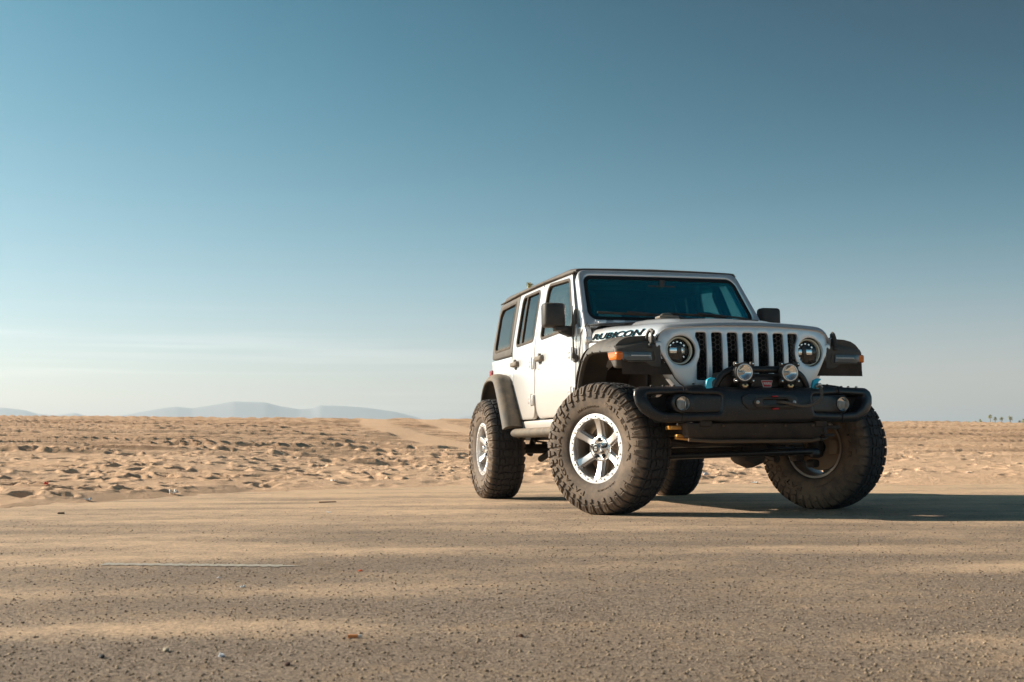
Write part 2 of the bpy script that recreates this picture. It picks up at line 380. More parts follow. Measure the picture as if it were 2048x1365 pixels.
def rut(R,pts,u0,v0,h,wd,depth,tread=False):
    """a wheel rut along a curve v(u): a groove between two sharp berms"""
    n1,n2=R.shape; U=np.arange(n2)*h+u0; Vc=np.interp(U,[p[0] for p in pts],[p[1] for p in pts])
    i0=max(0,int((min(p[1] for p in pts)-4*wd-v0)/h)); i1=min(n1,int((max(p[1] for p in pts)+4*wd-v0)/h)+2)
    if i1<=i0: return
    ii=np.arange(i0,i1)[:,None]*h+v0; d=(ii-Vc[None])/wd
    e0,e1=pts[0][0],pts[-1][0]; fade=(np.clip((U-e0)/1.2,0,1)*np.clip((e1-U)/1.2,0,1))[None]
    fade=fade*(.55+.45*np.sin(U*1.7+pts[0][1])*np.sin(U*.61+3*pts[0][1]))
    prof=-depth*np.exp(-(d**2)**1.5)+depth*.8*np.exp(-((np.abs(d)-1.5)/.42)**2)
    R[i0:i1]+=np.where(np.abs(d)<4,prof*fade,0)
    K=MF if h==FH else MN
    K[i0:i1]+=np.where(np.abs(d)<4,np.exp(-((d+1.1)/1.0)**2)*fade,0)*rng.uniform(.2,1.0)  # mask for painted shade on the rut face towards the camera
for k in range(34):
    v=rng.uniform(21,33.5); a=rng.uniform(-16,4); b=a+rng.uniform(7,22); s=rng.uniform(-.03,.03)
    xs=np.linspace(a,b,8); rut(near,[(x,v+(x-a)*s+rng.normal()*.06) for x in xs],NU0,NV0,NH,rng.uniform(.06,.13),rng.uniform(.05,.10),rng.random()<0)
# far raster
FH=.05; FU0,FV0=-48,28; fsh=(int(64/FH),int(96/FH))
far=smooth_noise(fsh,3.5,11,(1,3))*.006+smooth_noise(fsh,22,12,(1,3))*.012
for k in range(5200):
    u=rng.uniform(-46,46); v=rng.uniform(30,90)
    if rng.random()>(.55 if v<34 else .16)*(.35 if u>6 else 1): continue
    r=rng.uniform(.10,.22); stamp(far,u,v,FU0,FV0,FH,r*rng.uniform(1,2.2),r,rng.uniform(.03,.07),rng.uniform(-.2,.2),.3)
for k in range(150):
    v=30+56*rng.random()**1.2; a=rng.uniform(-47,14); b=a+rng.uniform(15,60); s=rng.uniform(-.05,.05)
    xs=np.linspace(a,b,9); rut(far,[(x,v+(x-a)*s+rng.normal()*.1) for x in xs],FU0,FV0,FH,rng.uniform(.10,.22),rng.uniform(.06,.15))
for k in range(26):
    v=31+52*(k/26)**1.15+rng.uniform(-.6,.6); s_=rng.uniform(-.02,.02); xs=np.linspace(-47,rng.uniform(-6,46),12)
    q=[(x,v+(x+10)*s_+rng.normal()*.08) for x in xs]
    for off in (0,1.7):
        rut(far,[(a,b+off) for a,b in q],FU0,FV0,FH,.17,.20)
for k in range(9):
    v=rng.uniform(20.5,32); xs=np.linspace(-16.9,rng.uniform(-7,5),10); q=[(x,v+(x+8)*rng.uniform(-.004,.004)+rng.normal()*.04) for x in xs]
    for off in (0,1.65): rut(near,[(a,b+off) for a,b in q],NU0,NV0,NH,.13,.13)
near=.12*np.tanh(near*1.2/.12); far=.15*np.tanh(far*1.1/.15)
def seg_dist(u,v,pts):
    best=np.full(np.shape(u),1e9)
    for (a,b) in zip(pts[:-1],pts[1:]):
        a=np.array(a);b=np.array(b);d=b-a; t=np.clip(((u-a[0])*d[0]+(v-a[1])*d[1])/(d@d),0,1)
        best=np.minimum(best,np.hypot(u-a[0]-t*d[0],v-a[1]-t*d[1]))
    return best
TRK=[[(-7.9,74),(-5.6,52),(-3.1,38),(-1.5,30),(.5,25),(4,21)],[(-5,74),(-3.2,56),(-1.2,42),(1,33)]]
def sand_z(u,v):
    r=np.hypot(u,v); t=v-vedge(u); ph=u/np.maximum(np.abs(v),1)
    ta=np.interp(ph,[-.45,-.40,0,.33,.40],[.0275,.0262,.0212,.0166,.0150])
    zc=CP.z+ta*72
    g=np.clip(t/np.maximum(72-vedge(u),1),-.5,1)
    base=np.where(g>0,zc*np.abs(g)**1.04,g*1.0)
    beyond=np.maximum(r-72,0); base=base+np.minimum(beyond*.0100,95)
    ramp=np.clip(t/.9,-1,1); base=base+np.where(t<0,.07*np.clip(t/1.0,-1,0),.035*ramp)
    mask=np.clip((t+.15)/1.3,0,1)
    n=sample(near,u,v,NU0,NV0,NH); f=sample(far,u,v,FU0,FV0,FH); w=np.clip((v-30)/3,0,1); inn=((np.abs(u)<47)&(v<91.5)&(v>7)).astype(float)
    rel=(n*(1-w)+f*w)
    for T in TRK:
        d=seg_dist(u,v,T); k=np.clip((d-.55)/.35,0,1); rel=rel*(k*.93+.07)+(1-k)*.03
    return base+rel*mask*inn
FX=rad(25.5)
ph=np.concatenate([np.linspace(-FX,FX,780),np.linspace(FX,2*math.pi-FX,92)[1:-1]])
rr=np.concatenate([np.linspace(.6,7,12)[:-1],np.geomspace(7,90,1080)[:-1],np.geomspace(90,9000,46)])
PH,RR=np.meshgrid(ph,rr); u=RR*np.sin(PH); v=RR*np.cos(PH); z=sand_z(u,v)
x,y=uv2w(u,v); nr,nc=PH.shape
co=np.stack([x,y,z],-1).reshape(-1,3).astype(np.float32)
idx=np.arange(nr*nc).reshape(nr,nc); nx=np.roll(idx,-1,1)
Fq=np.stack([idx[:-1],nx[:-1],nx[1:],idx[1:]],-1).reshape(-1,4)
def np_mesh(name,co,F,smooth=True):
    me=bpy.data.meshes.new(name); me.vertices.add(len(co)); me.vertices.foreach_set('co',np.ascontiguousarray(co,dtype=np.float32).ravel())
    k=F.shape[1]; me.loops.add(F.size); me.loops.foreach_set('vertex_index',F.ravel().astype(np.int32)); me.polygons.add(len(F))
    me.polygons.foreach_set('loop_start',np.arange(0,F.size,k,dtype=np.int32)); me.polygons.foreach_set('loop_total',np.full(len(F),k,dtype=np.int32))
    if smooth: me.polygons.foreach_set('use_smooth',np.ones(len(F),bool))
    me.update(); me.validate(); return me
me=np_mesh('sand_ground',co,Fq[:,::-1])
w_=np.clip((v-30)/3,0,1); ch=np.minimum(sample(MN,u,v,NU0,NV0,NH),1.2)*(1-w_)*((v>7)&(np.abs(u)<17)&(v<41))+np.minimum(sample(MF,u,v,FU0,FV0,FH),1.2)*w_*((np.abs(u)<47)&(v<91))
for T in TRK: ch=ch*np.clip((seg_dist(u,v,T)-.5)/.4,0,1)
at=me.attributes.new('rut_shade','FLOAT','POINT'); at.data.foreach_set('value',ch.ravel().astype(np.float32))
m=mat('desert_sand'); M['sand']=m
n1=noise(m,.35,5,.6); n2=noise(m,9,5,.6); n3=noise(m,140,3,.6)
c=mixc(m,rng_(m,n1,.3,.7),(.74,.485,.31),(.80,.55,.37)); c=mixc(m,mth(m,'MULTIPLY',rng_(m,n2,.35,.75),.45),c,(.58,.395,.25)); c=mixc(m,mth(m,'MULTIPLY',rng_(m,n3,.62,.72),.35),c,(.26,.18,.12))
ca=m.node_tree.nodes.new('ShaderNodeAttribute'); ca.attribute_name='rut_shade'   # shade of the rut faces, painted as a darker sand colour
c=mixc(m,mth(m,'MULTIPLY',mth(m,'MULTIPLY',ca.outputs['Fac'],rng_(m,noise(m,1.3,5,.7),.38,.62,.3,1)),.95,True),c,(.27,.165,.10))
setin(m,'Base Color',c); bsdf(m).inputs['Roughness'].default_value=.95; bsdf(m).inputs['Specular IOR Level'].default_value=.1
b1=bump(m,noise(m,16,8,.75),.9,.03); 
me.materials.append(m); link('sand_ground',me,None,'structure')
# asphalt lot
def lines(a,b,lo,hi,h,H): return np.unique(np.round(np.concatenate([np.arange(a,lo,H),np.arange(lo,hi,h),np.arange(hi,b+H,H)]),4))
ul=lines(-60,60,-7,7,.035,1.5); vl=lines(-60,20,2,17.5,.035,1.5)
UU2,VV2=np.meshgrid(ul,vl)
AH=.035; A0,B0=-9,1; ash=(int(18/AH),int(18/AH))
_N8=smooth_noise(ash,6,21,(1,2.4)); _N3=smooth_noise(ash,3,22,(1,3)); _NW=smooth_noise(ash,16,29,(1,2))
def asand(u,v):
    t=vedge(u)-v
    n=sample(_N8,u,v,A0,B0,AH); n2=sample(_N3,u,v,A0,B0,AH)
    inn=((np.abs(u)<8.9)&(v>1.1)&(v<18.5)); wv=sample(_NW,u,v,A0,B0,AH)*inn
    f=np.interp(t,[-3,.0,1.6,3.5,5.5,8,10,11.5,12.6,14],[1.5,1.3,1.12,.84,.56,.42,.34,.25,.10,-.18])+(n*.17+n2*.15)*inn  # sand by the edge; the drop near the camera paints a vignette
    for (pu,pv,su,sv,am) in ((-1.02,3.42,.50,.20,.62),(-1.6,3.30,.35,.14,.45),(-2.15,5.35,.75,.20,.5),(-.4,3.52,.4,.16,.3),(1.6,5.9,1.0,.2,.14),(-.2,6.7,1.0,.2,.18),(1.0,7.9,1.1,.2,.2),(-2.9,4.3,.6,.14,.2),(.95,3.7,.35,.09,.25)):
        f=f+am*np.exp(-((u-pu+.12*wv)/su)**2-((v-pv+.07*wv)/sv)**2)
    return f
fs=asand(UU2,VV2)
hh=np.clip(fs-.55,0,1)*.010
rp=sample(smooth_noise(ash,1.3,23,(1,2.2)),UU2,VV2,A0,B0,AH)*.005*np.clip(fs-.6,0,1)
x,y=uv2w(UU2,VV2); co=np.stack([x,y,hh+rp],-1).reshape(-1,3); nr,nc=UU2.shape; idx=np.arange(nr*nc).reshape(nr,nc)
Fq=np.stack([idx[:-1,:-1],idx[:-1,1:],idx[1:,1:],idx[1:,:-1]],-1).reshape(-1,4)
me=np_mesh('asphalt_lot',co,Fq)
at=me.attributes.new('sand_and_vignette','FLOAT','POINT'); at.data.foreach_set('value',fs.ravel().astype(np.float32))
m=mat('dusty_asphalt'); M['asphalt']=m; N_=m.node_tree.nodes; L_=m.node_tree.links
a_=N_.new('ShaderNodeAttribute'); a_.attribute_name='sand_and_vignette'
vo=N_.new('ShaderNodeTexVoronoi'); vo.inputs['Scale'].default_value=130; tcc=N_.new('ShaderNodeTexCoord'); L_.new(tcc.outputs['Object'],vo.inputs['Vector'])
vo2=N_.new('ShaderNodeTexVoronoi'); vo2.inputs['Scale'].default_value=60; L_.new(tcc.outputs['Object'],vo2.inputs['Vector'])
big=noise(m,.9,5,.6); midn=noise(m,7,5,.65); fine=noise(m,60,4,.7)
stone=mixc(m,rng_(m,vo.outputs['Color'],.15,.85),(.135,.106,.085),(.51,.40,.31))
stone=mixc(m,mth(m,'MULTIPLY',rng_(m,vo2.outputs['Distance'],.35,.7),.35),stone,(.09,.068,.05))
stone=mixc(m,rng_(m,fine,.40,.75,0,.5),stone,(.36,.27,.19))
stone=mixc(m,rng_(m,big,.3,.7,0,.45),stone,(.30,.22,.155))
stone=mixc(m,rng_(m,midn,.50,.72,0,.75),stone,(.15,.105,.07))
stone=mixc(m,rng_(m,noise(m,28,3,.6),.60,.70,0,.8),stone,(.07,.05,.04))
# thin sand caught between the stones, thinned near the camera as a painted vignette
f=mth(m,'ADD',a_.outputs['Fac'],mth(m,'MULTIPLY',mth(m,'SUBTRACT',midn,.5),1.7)); f=mth(m,'ADD',f,mth(m,'MULTIPLY',mth(m,'SUBTRACT',fine,.5),2.0))
f=rng_(m,f,.10,1.15)
sandc=mixc(m,rng_(m,fine,.3,.7),(.60,.415,.265),(.70,.50,.33))
setin(m,'Base Color',mixc(m,f,stone,sandc)); bsdf(m).inputs['Roughness'].default_value=.9; bsdf(m).inputs['Specular IOR Level'].default_value=.2
grit=noise(m,170,5,.8); hgt=mth(m,'ADD',mth(m,'MULTIPLY',vo.outputs['Distance'],-.55),mth(m,'MULTIPLY',fine,1.2)); hgt=mth(m,'ADD',hgt,mth(m,'MULTIPLY',vo2.outputs['Distance'],-.35)); hgt=mth(m,'ADD',hgt,mth(m,'MULTIPLY',grit,1.0))
hgt=mth(m,'MULTIPLY',hgt,mth(m,'SUBTRACT',1.0,mth(m,'MULTIPLY',f,.85)))
bump(m,hgt,.85,.007)
me.materials.append(m); link('asphalt_lot',me,None,'structure')
# worn painted line
m=mat('worn_white_paint'); fz=noise(m,60,4,.7)
setin(m,'Base Color',mixc(m,rng_(m,fz,.35,.65),(.48,.45,.40),(.30,.25,.18))); bsdf(m).inputs['Roughness'].default_value=.85; bump(m,noise(m,150,3),.5,.004)
P=[]
for k in range(60):
    t=k/59; uu=-1.68+t*.83; vv=5.26-t*.15 ; wd=.045*min(1,(1-t)*9+.05)*(1+.25*math.sin(k*1.7))
    lz=[float(np.clip(asand(np.array([uu]),np.array([q]))[0]-.55,0,1))*.010+.0025 for q in(vv-wd,vv+wd)]; P.append([(*uv2w(uu,vv-wd),lz[0]),(*uv2w(uu,vv+wd),lz[1])])
o=build('painted_line',grid(P),m,None,kind='structure')
# loose gravel
def pebbles(n,seed,fu,smin,smax):
    r=np.random.default_rng(seed); u,v=fu(r,n)
    base=np.array([(1,0,0),(-1,0,0),(0,1,0),(0,-1,0),(0,0,1),(0,0,-.6)],float)
    Fo=np.array([(0,2,4),(2,1,4),(1,3,4),(3,0,4),(2,0,5),(1,2,5),(3,1,5),(0,3,5)])
    s=smin+(smax-smin)*r.random(n)**3.2; V=base[None]*(.7+.6*r.random((n,6,1)))*s[:,None,None]*np.array([1,.8,.55])
    a=r.random(n)*6.28; c,sn=np.cos(a)[:,None],np.sin(a)[:,None]
    X=V[:,:,0]*c-V[:,:,1]*sn; Y=V[:,:,0]*sn+V[:,:,1]*c; x,y=uv2w(u,v)
    co=np.stack([X+x[:,None],Y+y[:,None],V[:,:,2]+s[:,None]*.25],-1).reshape(-1,3)
    F=(Fo[None]+np.arange(n)[:,None,None]*6).reshape(-1,3); return np_mesh('loose_gravel',co,F,False)
def fu(r,n):
    v=2.2+ (r.random(n)**1.6)*9; u=(r.random(n)*2-1)*v*.46; return u,v
me=pebbles(42000,5,fu,.0012,.006); m=mat('gravel_stone'); 
g_=m.node_tree.nodes.new('ShaderNodeNewGeometry'); 
setin(m,'Base Color',mixc(m,g_.outputs['Random Per Island'],(.08,.06,.045),(.50,.38,.26))); bsdf(m).inputs['Roughness'].default_value=.9
me.materials.append(m); link('loose_gravel',me,None,'stuff')
def gz(x,y):
    u,v=w2uv(x,y); zz=float(sand_z(np.array([u]),np.array([v]))[0]); return max(0.0,zz) if v<vedge(u)+3 else zz
# ------------------------------------------------ far ridges
def px_dir(px,py):
    d=f_+r1*((px-1024)/2541.87)-u1*((py-682.5)/2541.87); return d
def ridge(name,pts,dist,seed,depth):
    """mountain range: skyline heights at one distance, real slopes to both sides"""
    xs=np.linspace(pts[0][0],pts[-1][0],150); ys=np.interp(xs,[p[0] for p in pts],[p[1] for p in pts]); r=np.random.default_rng(seed)
    rows=15; Z=[]; A=[]
    for x_,y_ in zip(xs,ys):
        d=px_dir(x_,y_); h=math.hypot(d.x,d.y); A.append((d.x/h,d.y/h)); Z.append(CP.z+d.z/h*dist)
    Z=np.array(Z); rid=.08*smooth_noise((rows*2+1,150),3.0,seed)
    co=[]
    for i in range(-rows,rows+1):
        t=abs(i)/rows
        for j in range(150):
            g=dist+i*depth/rows+rid[i+rows,j]*depth*.05
            base=55; zz=base+(Z[j]-base)*(1-t)**1.25*(1+(.10*rid[i+rows,j]*min(1,t*2.5))*(1 if t<1 else 0))
            if t==1: zz=-20
            if i<0 and zz>CP.z+(Z[j]-CP.z)/dist*g: zz=CP.z+(Z[j]-CP.z)/dist*g*.98
            co.append((CP.x+A[j][0]*g,CP.y+A[j][1]*g,zz))
    n=2*rows+1; idx=np.arange(n*150).reshape(n,150); F=np.stack([idx[:-1,:-1],idx[:-1,1:],idx[1:,1:],idx[1:,:-1]],-1).reshape(-1,4)
    me=np_mesh(name,np.array(co),F); me.materials.append(M['rock']); return link(name,me,None,'structure')
m=mat('haze_tinted_rock'); M['rock']=m; setin(m,'Base Color',mixc(m,rng_(m,noise(m,.01,6,.7),.3,.7),(.33,.34,.36),(.36,.37,.39))); bsdf(m).inputs['Roughness'].default_value=.95  # pale blue tint paints extra haze into the rock colour
ridge('mountain_ridge',[(150,850),(200,838),(262,828),(330,816),(355,814),(385,817),(430,810),(468,803),(495,804),(530,805),(560,813),(600,819),(625,817),(640,811),(680,812),(735,816),(790,824),(830,834),(880,850)],6500,3,900)
ridge('mountain_ridge',[(-300,846),(-200,828),(-120,818),(-40,816),(10,816),(50,821),(75,828),(110,831),(150,826),(180,834),(240,846)],6900,5,1000)
ridge('mountain_ridge',[(880,850),(920,834),(960,831),(1010,836),(1150,842),(1300,838),(1450,846)],6900,8,900)
ridge('mountain_ridge',[(1780,856),(1850,846),(1910,842),(1990,846),(2030,850),(2100,846),(2250,842),(2350,856)],6900,9,900)
# ------------------------------------------------ palms
M['trunk']=mat('palm_trunk',(.20,.14,.09),.9); M['frond']=mat('palm_frond',(.34,.33,.12),.7); M['frondp']=mat('hazy_palm_frond',(.55,.52,.26),.7); M['frondd']=mat('dry_palm_frond',(.22,.16,.08),.8)  # the pale fronds have haze painted into their colour
def palm(px,py,dist,cr,label,green='frond',bush=False,hb=None):
    d=px_dir(px,py); h=math.hypot(d.x,d.y); x=CP.x+d.x/h*dist; y=CP.y+d.y/h*dist; zc=CP.z+d.z/h*dist
    u,v=w2uv(x,y); z0=float(sand_z(np.array([u]),np.array([v]))[0])
    t=root('desert_bush' if bush else 'palm_tree',label,'bush' if bush else 'palm',(x,y,z0),'palms and bushes beyond the sand crest')
    H=zc-z0; r=random.Random(int(px*7))
    lean=r.uniform(-.03,.03)*H
    if not bush:
        tr=tube([(lean*k/6*k/6,0,-.3+(H+.3)*k/6) for k in range(7)],[cr*.10*(1-.05*k) for k in range(7)],8); build('trunk',tr,'trunk',t)
    mb=MB(); n=34 if not bush else 26
    for k in range(n):
        a=r.uniform(0,6.28); el=r.uniform(-1.1,1.35); ln=cr*r.uniform(.75,1.15)
        P=[]
        for q in range(6):
            s=q/5; hr=ln*s*math.cos(el)*(1-.12*s); hz=ln*(s*math.sin(el)-.5*s*s*(1 if el>-.4 else .2)); wd=cr*.17*math.sin(math.pi*min(1,s+.12))+.01
            cx,cy=math.cos(a),math.sin(a); 
            P.append([(lean+cx*hr-cy*wd,cy*hr+cx*wd,H+hz-wd*.35),(lean+cx*hr,cy*hr,H+hz+.02),(lean+cx*hr+cy*wd,cy*hr-cx*wd,H+hz-wd*.35)])
        mb.add(*(lambda g:(g.V,g.F))(grid(P)))
    build('crown',mb,green,t,weld=False)
    if bush: build('stem',tube([(0,0,-.4),(0,0,H)],[cr*.1,cr*.06],6),'trunk',t)
    return t
pl=[(1937,845,.95,'rounded low palm, leftmost of the row on the right horizon'),(1951,844.5,.75,'small low palm between the leftmost round one and its taller neighbour'),(1960.6,841,.95,'short palm just left of the gap in the horizon row'),
(1980.6,832.5,1.25,'tallest slender palm, first right of the gap in the row'),(1990.5,837,1.15,'middle-height palm close right of the tallest one'),(2003.8,837,1.1,'slim palm between two bigger crowns on the right horizon'),
(2020.4,835.5,1.35,'palm with the fullest crown near the right edge'),(2039.5,843,.7,'small thin palm before the rightmost one'),(2047,841,1.25,'palm cut by the right edge of the picture')]
for (a,b,c_,l) in pl: palm(a,b,900,c_*1.9,l,'frond' if c_>.8 else 'frondd')
palm(1997,846.5,880,.9,'little bush under the slim palm on the right horizon','frond',True)
palm(2017,847,870,1.4,'wide bush at the foot of the full-crowned palm','frond',True)
palm(1818.5,843.5,850,1.5,'lone green bush on the sand crest right of the front tyre','frond',True)
palm(1058,570.5,100,.42,'palm top peeking over the car roof','frondp')
# ------------------------------------------------ litter
def paper(name,loc,s,label,cat,col,seed,h=.5,rough=.6):
    h*=.45; s*=.62
    r=np.random.default_rng(seed); n=9; g=np.zeros((n,n,3))
    X,Y=np.meshgrid(np.linspace(-1,1,n),np.linspace(-1,1,n)); Z=np.abs(smooth_noise((n,n),1.0,seed))*h+.05
    X=X*(.8+.15*smooth_noise((n,n),1.2,seed+1)); Y=Y*(.6+.1*smooth_noise((n,n),1.2,seed+2))
    P=[[(X[i,j]*s,Y[i,j]*s,Z[i,j]*s) for j in range(n)] for i in range(n)]
    mb=grid(P); 
    o=build(name,mb,mat(name+'_mat',col,rough),None,ang=20); sm=o.modifiers.new('s','SOLIDIFY'); sm.thickness=.001
    o.location=(loc[0],loc[1],gz(*loc)); o.rotation_euler=(0,0,seed); return tag(o,label,cat)
def on_sand(px,py):
    d=px_dir(px,py)
    t=1.5
    while t<60:
        p=CP+d*t
        u,v=w2uv(p.x,p.y); zz=float(sand_z(np.array([u]),np.array([v]))[0])
        if p.z<=max(zz,0 if v<vedge(u)+1 else -9): return (p.x,p.y)
        t+=.03
    return (CP.x+d.x*t,CP.y+d.y*t)
paper('litter_wrapper',on_sand(93,971),.055,'small red-orange scrap lying on the footprinted sand at far left','litter',(.75,.10,.05),3,.9)
paper('plastic_bag',on_sand(348,990),.085,'crumpled white plastic at the edge of the footprinted sand','litter',(.75,.75,.74),4,.8)
paper('plastic_wrapper',on_sand(176,1003),.055,'small white wrapper left of the crumpled plastic','litter',(.75,.76,.78),5,.7)
paper('paper_scrap',on_sand(657,1026),.035,'white paper scrap lying flat on the sandy asphalt left of the rear wheel','litter',(.8,.8,.8),6,.5)
paper('paper_scrap',on_sand(668,963),.07,'low white scrap on the sand behind the asphalt edge','litter',(.7,.69,.66),7,.35)
paper('plastic_bag',on_sand(1412,953),.10,'crumpled pale plastic on the sand seen beneath the car, between the wheels','litter',(.7,.72,.76),8,.9)
paper('paper_scrap',on_sand(1510,967),.085,'flat white scrap at the sand edge seen beneath the car','litter',(.78,.77,.75),9,.3)
paper('paper_scrap',on_sand(1937,946),.05,'tiny white scrap on the sand right of the car','litter',(.8,.79,.76),10,.4)
paper('foil_scrap',on_sand(438,1157),.012,'tiny pale fleck on the asphalt beside the painted line','litter',(.8,.8,.8),14,.5)
paper('foil_scrap',on_sand(485,1177),.014,'tiny shiny white fleck nearer than the painted line','litter',(.85,.87,.9),11,.8,.2)
paper('orange_scrap',on_sand(721,1144),.014,'bright orange speck on the asphalt left of the front wheel','litter',(.85,.12,.02),12,.9)
paper('plastic_scrap',on_sand(443,1316),.014,'clear shiny plastic bit in the blurred foreground asphalt','litter',(.72,.78,.85),13,1.0,.1)
x,y=on_sand(655,1006); o=build('wood_chip',box((0,0,.005),(.04,.15,.012),.004),mat('wood',(.24,.14,.085),.8)); o.location=(x,y,gz(x,y)); tag(o,'flat brown wood chip on the sandy asphalt left of the rear wheel','wood')
x,y=on_sand(122,1029); o=build('stone_lump',box((0,0,.006),(.03,.05,.018),.007),'bracket'); o.location=(x,y,0); tag(o,'small dark lump on the sandy asphalt at far left','stone')
x,y=on_sand(710,1279)
t=root('cigarette_butt','orange and white cigarette butt lying in the blurred foreground asphalt','cigarette',(x,y,.005))
ax=Vector((RW[0],RW[1],0)); build('filter',tube([tuple(ax*-.017),tuple(ax*.008)],.0042,12),mat('filter_paper',(.75,.27,.08),.7),t); build('paper_end',tube([tuple(ax*.008),tuple(ax*.017)],.0041,12),mat('cig_paper',(.7,.66,.6),.7),t)
def stone(px,py,s,label,col,seed):
    r=random.Random(seed); b=bmesh.new(); bmesh.ops.create_icosphere(b,subdivisions=2,radius=1)
    for v in b.verts: v.co=Vector((v.co.x*1.1,v.co.y*.85,v.co.z*.6))*s*r.uniform(.85,1.15)
    x,y=on_sand(px,py); o=build('pebble',MB().bm(b),mat('pebble_stone',col,.8)); o.location=(x,y,gz(x,y)+s*.4); return tag(o,label,'pebble')
stone(332,1305,.009,'pale rounded pebble left of the clear plastic bit',(.42,.36,.27),1)
stone(575,1335,.008,'dark reddish pebble at the bottom of the foreground asphalt',(.09,.045,.03),2)
stone(203,1318,.008,'black pebble in the foreground, left of the pale one',(.03,.03,.035),3)
stone(1042,1278,.008,'brown pebble in the foreground just left of the picture middle',(.10,.05,.03),4)

# ------------------------------------------------ haze
HAZE=1.8e-4
hz=box((-1000,0,124),(22000,22000,252))
m=bpy.data.materials.new('desert_haze'); m.use_nodes=True; N_=m.node_tree.nodes; N_.clear(); o_=N_.new('ShaderNodeOutputMaterial'); pv=N_.new('ShaderNodeVolumePrincipled')
pv.inputs['Color'].default_value=(.72,.85,.96,1); pv.inputs['Density'].default_value=HAZE; pv.inputs['Anisotropy'].default_value=.22
m.node_tree.links.new(pv.outputs[0],o_.inputs['Volume']); M['haze']=m
build('haze',hz,'haze',None,kind='stuff',ang=10)

# ================================================ THE CAR
CAR=root('off_road_car','lifted white four-door off-road car with black winch bumper and big muddy tyres on asphalt','car')
def P_(name,mb,mt,parent=None,**k): return build(name,mb,mt,parent or CAR,**k)
def merge(*L_):
    m=MB()
    for q in L_: m.add(q.V,q.F)
    return m
def mir(mb): return MB().add([(v[0],-v[1],v[2]) for v in mb.V],mb.F)
def Sy(z):
    y=.775-.02*max(0,(1.1-z)/.45)**2 if z<1.1 else .775
    if z>1.36: t=z-1.36; y-=.185*t*t/(t+.06)
    # body crease under the belt
    y+=.006*math.exp(-((z-1.30)/.02)**2)
    return y
def side(s,off=0.0):
    return lambda x,z,d: (x,s*(Sy(z)-off-d),z)
# ---- body shell
for s in (-1,1):
    # rear quarter panel, wheel opening cut out
    q=rpoly([(-2.775,1.302),(-2.775,.98),(-2.64,.82),(-2.60,.66),(-2.45,.66),(-2.45,.62),(-2.66,.62),(-2.78,.98),(-3.02,1.09),(-3.26,1.05),(-3.40,.92),(-3.45,.74),(-3.54,.74),(-3.535,1.302)],.02)
    P_('rear_quarter_panel',panel([( -2.78,1.302),(-2.78,1.0),(-2.70,.93),(-2.83,1.06),(-3.02,1.10),(-3.22,1.06),(-3.37,.93),(-3.42,.72),(-3.545,.72),(-3.53,1.302)],[],side(s),.05,.012,h=.06),'paint')
    P_('sill',panel(rpoly([(-2.76,.70),(-2.62,.70),(-2.3,.70),(-.93,.70),(-.93,.61),(-2.60,.61)],.01),[],side(s,.004),.06,.012,h=.07),'paint')
    # cowl side between door and hood
    P_('cowl_side',panel(rpoly([(-.935,.70),(-.70,.70),(-.70,1.255),(-.66,1.262),(-.665,1.30),(-.70,1.365),(-.735,1.395),(-.905,1.395),(-.925,1.30)],.02),[],side(s,.006),.05,.014,h=.06),'paint')
    P_('front_fender',panel(rpoly([(-.695,1.258),(-.695,.95),(-.2,1.10),(.42,1.08),(.46,.98),(.47,1.18),(.30,1.20),(-.3,1.235)],.02),[],lambda x,z,d,s=s:(x,s*(.745-(x+.7)*.075-d),z),.04,.01,h=.07),'paint')
P_('floor_pan',merge(box((-2.0,0,.66),(3.0,1.36,.04),.01),box((-.62,0,1.0),(.03,1.36,.62),.01),box((-2.9,.0,.78),(1.0,1.0,.03),.005),box((-3.2,-.62,.95),(.62,.22,.5),.03),box((-3.2,.62,.95),(.62,.22,.5),.03)),'interior')
P_('tailgate',merge(box((-3.50,0,.99),(.06,1.50,.60),.02),),'paint')
# ---- doors
fd=rpoly([(-.935,.712),(-.94,1.0),(-.90,1.26),(-.895,1.39),(-1.235,1.868),(-2.005,1.868),(-2.005,1.5),(-2.035,1.30),(-2.055,1.13),(-2.07,.90),(-2.055,.78),(-1.98,.712)],[.03,.3,.1,.06,.03,.01,.3,.3,.3,.05,.12,.12])
fw=rpoly([(-1.87,1.385),(-1.03,1.405),(-1.025,1.47),(-1.27,1.822),(-1.87,1.846)],[.05,.06,.05,.08,.07],7)
rd=rpoly([(-2.022,1.868),(-2.022,1.5),(-2.052,1.30),(-2.072,1.13),(-2.088,.90),(-2.115,.712),(-2.55,.712),(-2.66,.82),(-2.765,.985),(-2.765,1.45),(-2.768,1.868)],[.02,.3,.3,.3,.05,.09,.08,.1,.25,.3,.02])
rw=rpoly([(-2.645,1.382),(-2.085,1.392),(-2.095,1.832),(-2.645,1.832)],[.05,.05,.06,.06],7)
def opening(parent,s,hole,gm,name='window_glass',rec=.022,div=None):
    big=inset(hole,-.013); small=inset(hole,.012)
    P_('window_seal',panel(big,[small],side(s,-.004),.03,.004,h=.06),'rubber',parent)
    P_(name,panel(inset(hole,.004),[],side(s,rec-.012),.004,.001,h=.12,back=True),gm,parent)
    if div: P_('window_divider',panel([(div-.012,1.385),(div+.012,1.385),(div-.008,1.835),(div-.032,1.835)],[],side(s,-.002),.02,.003,h=.1),'rubber',parent)
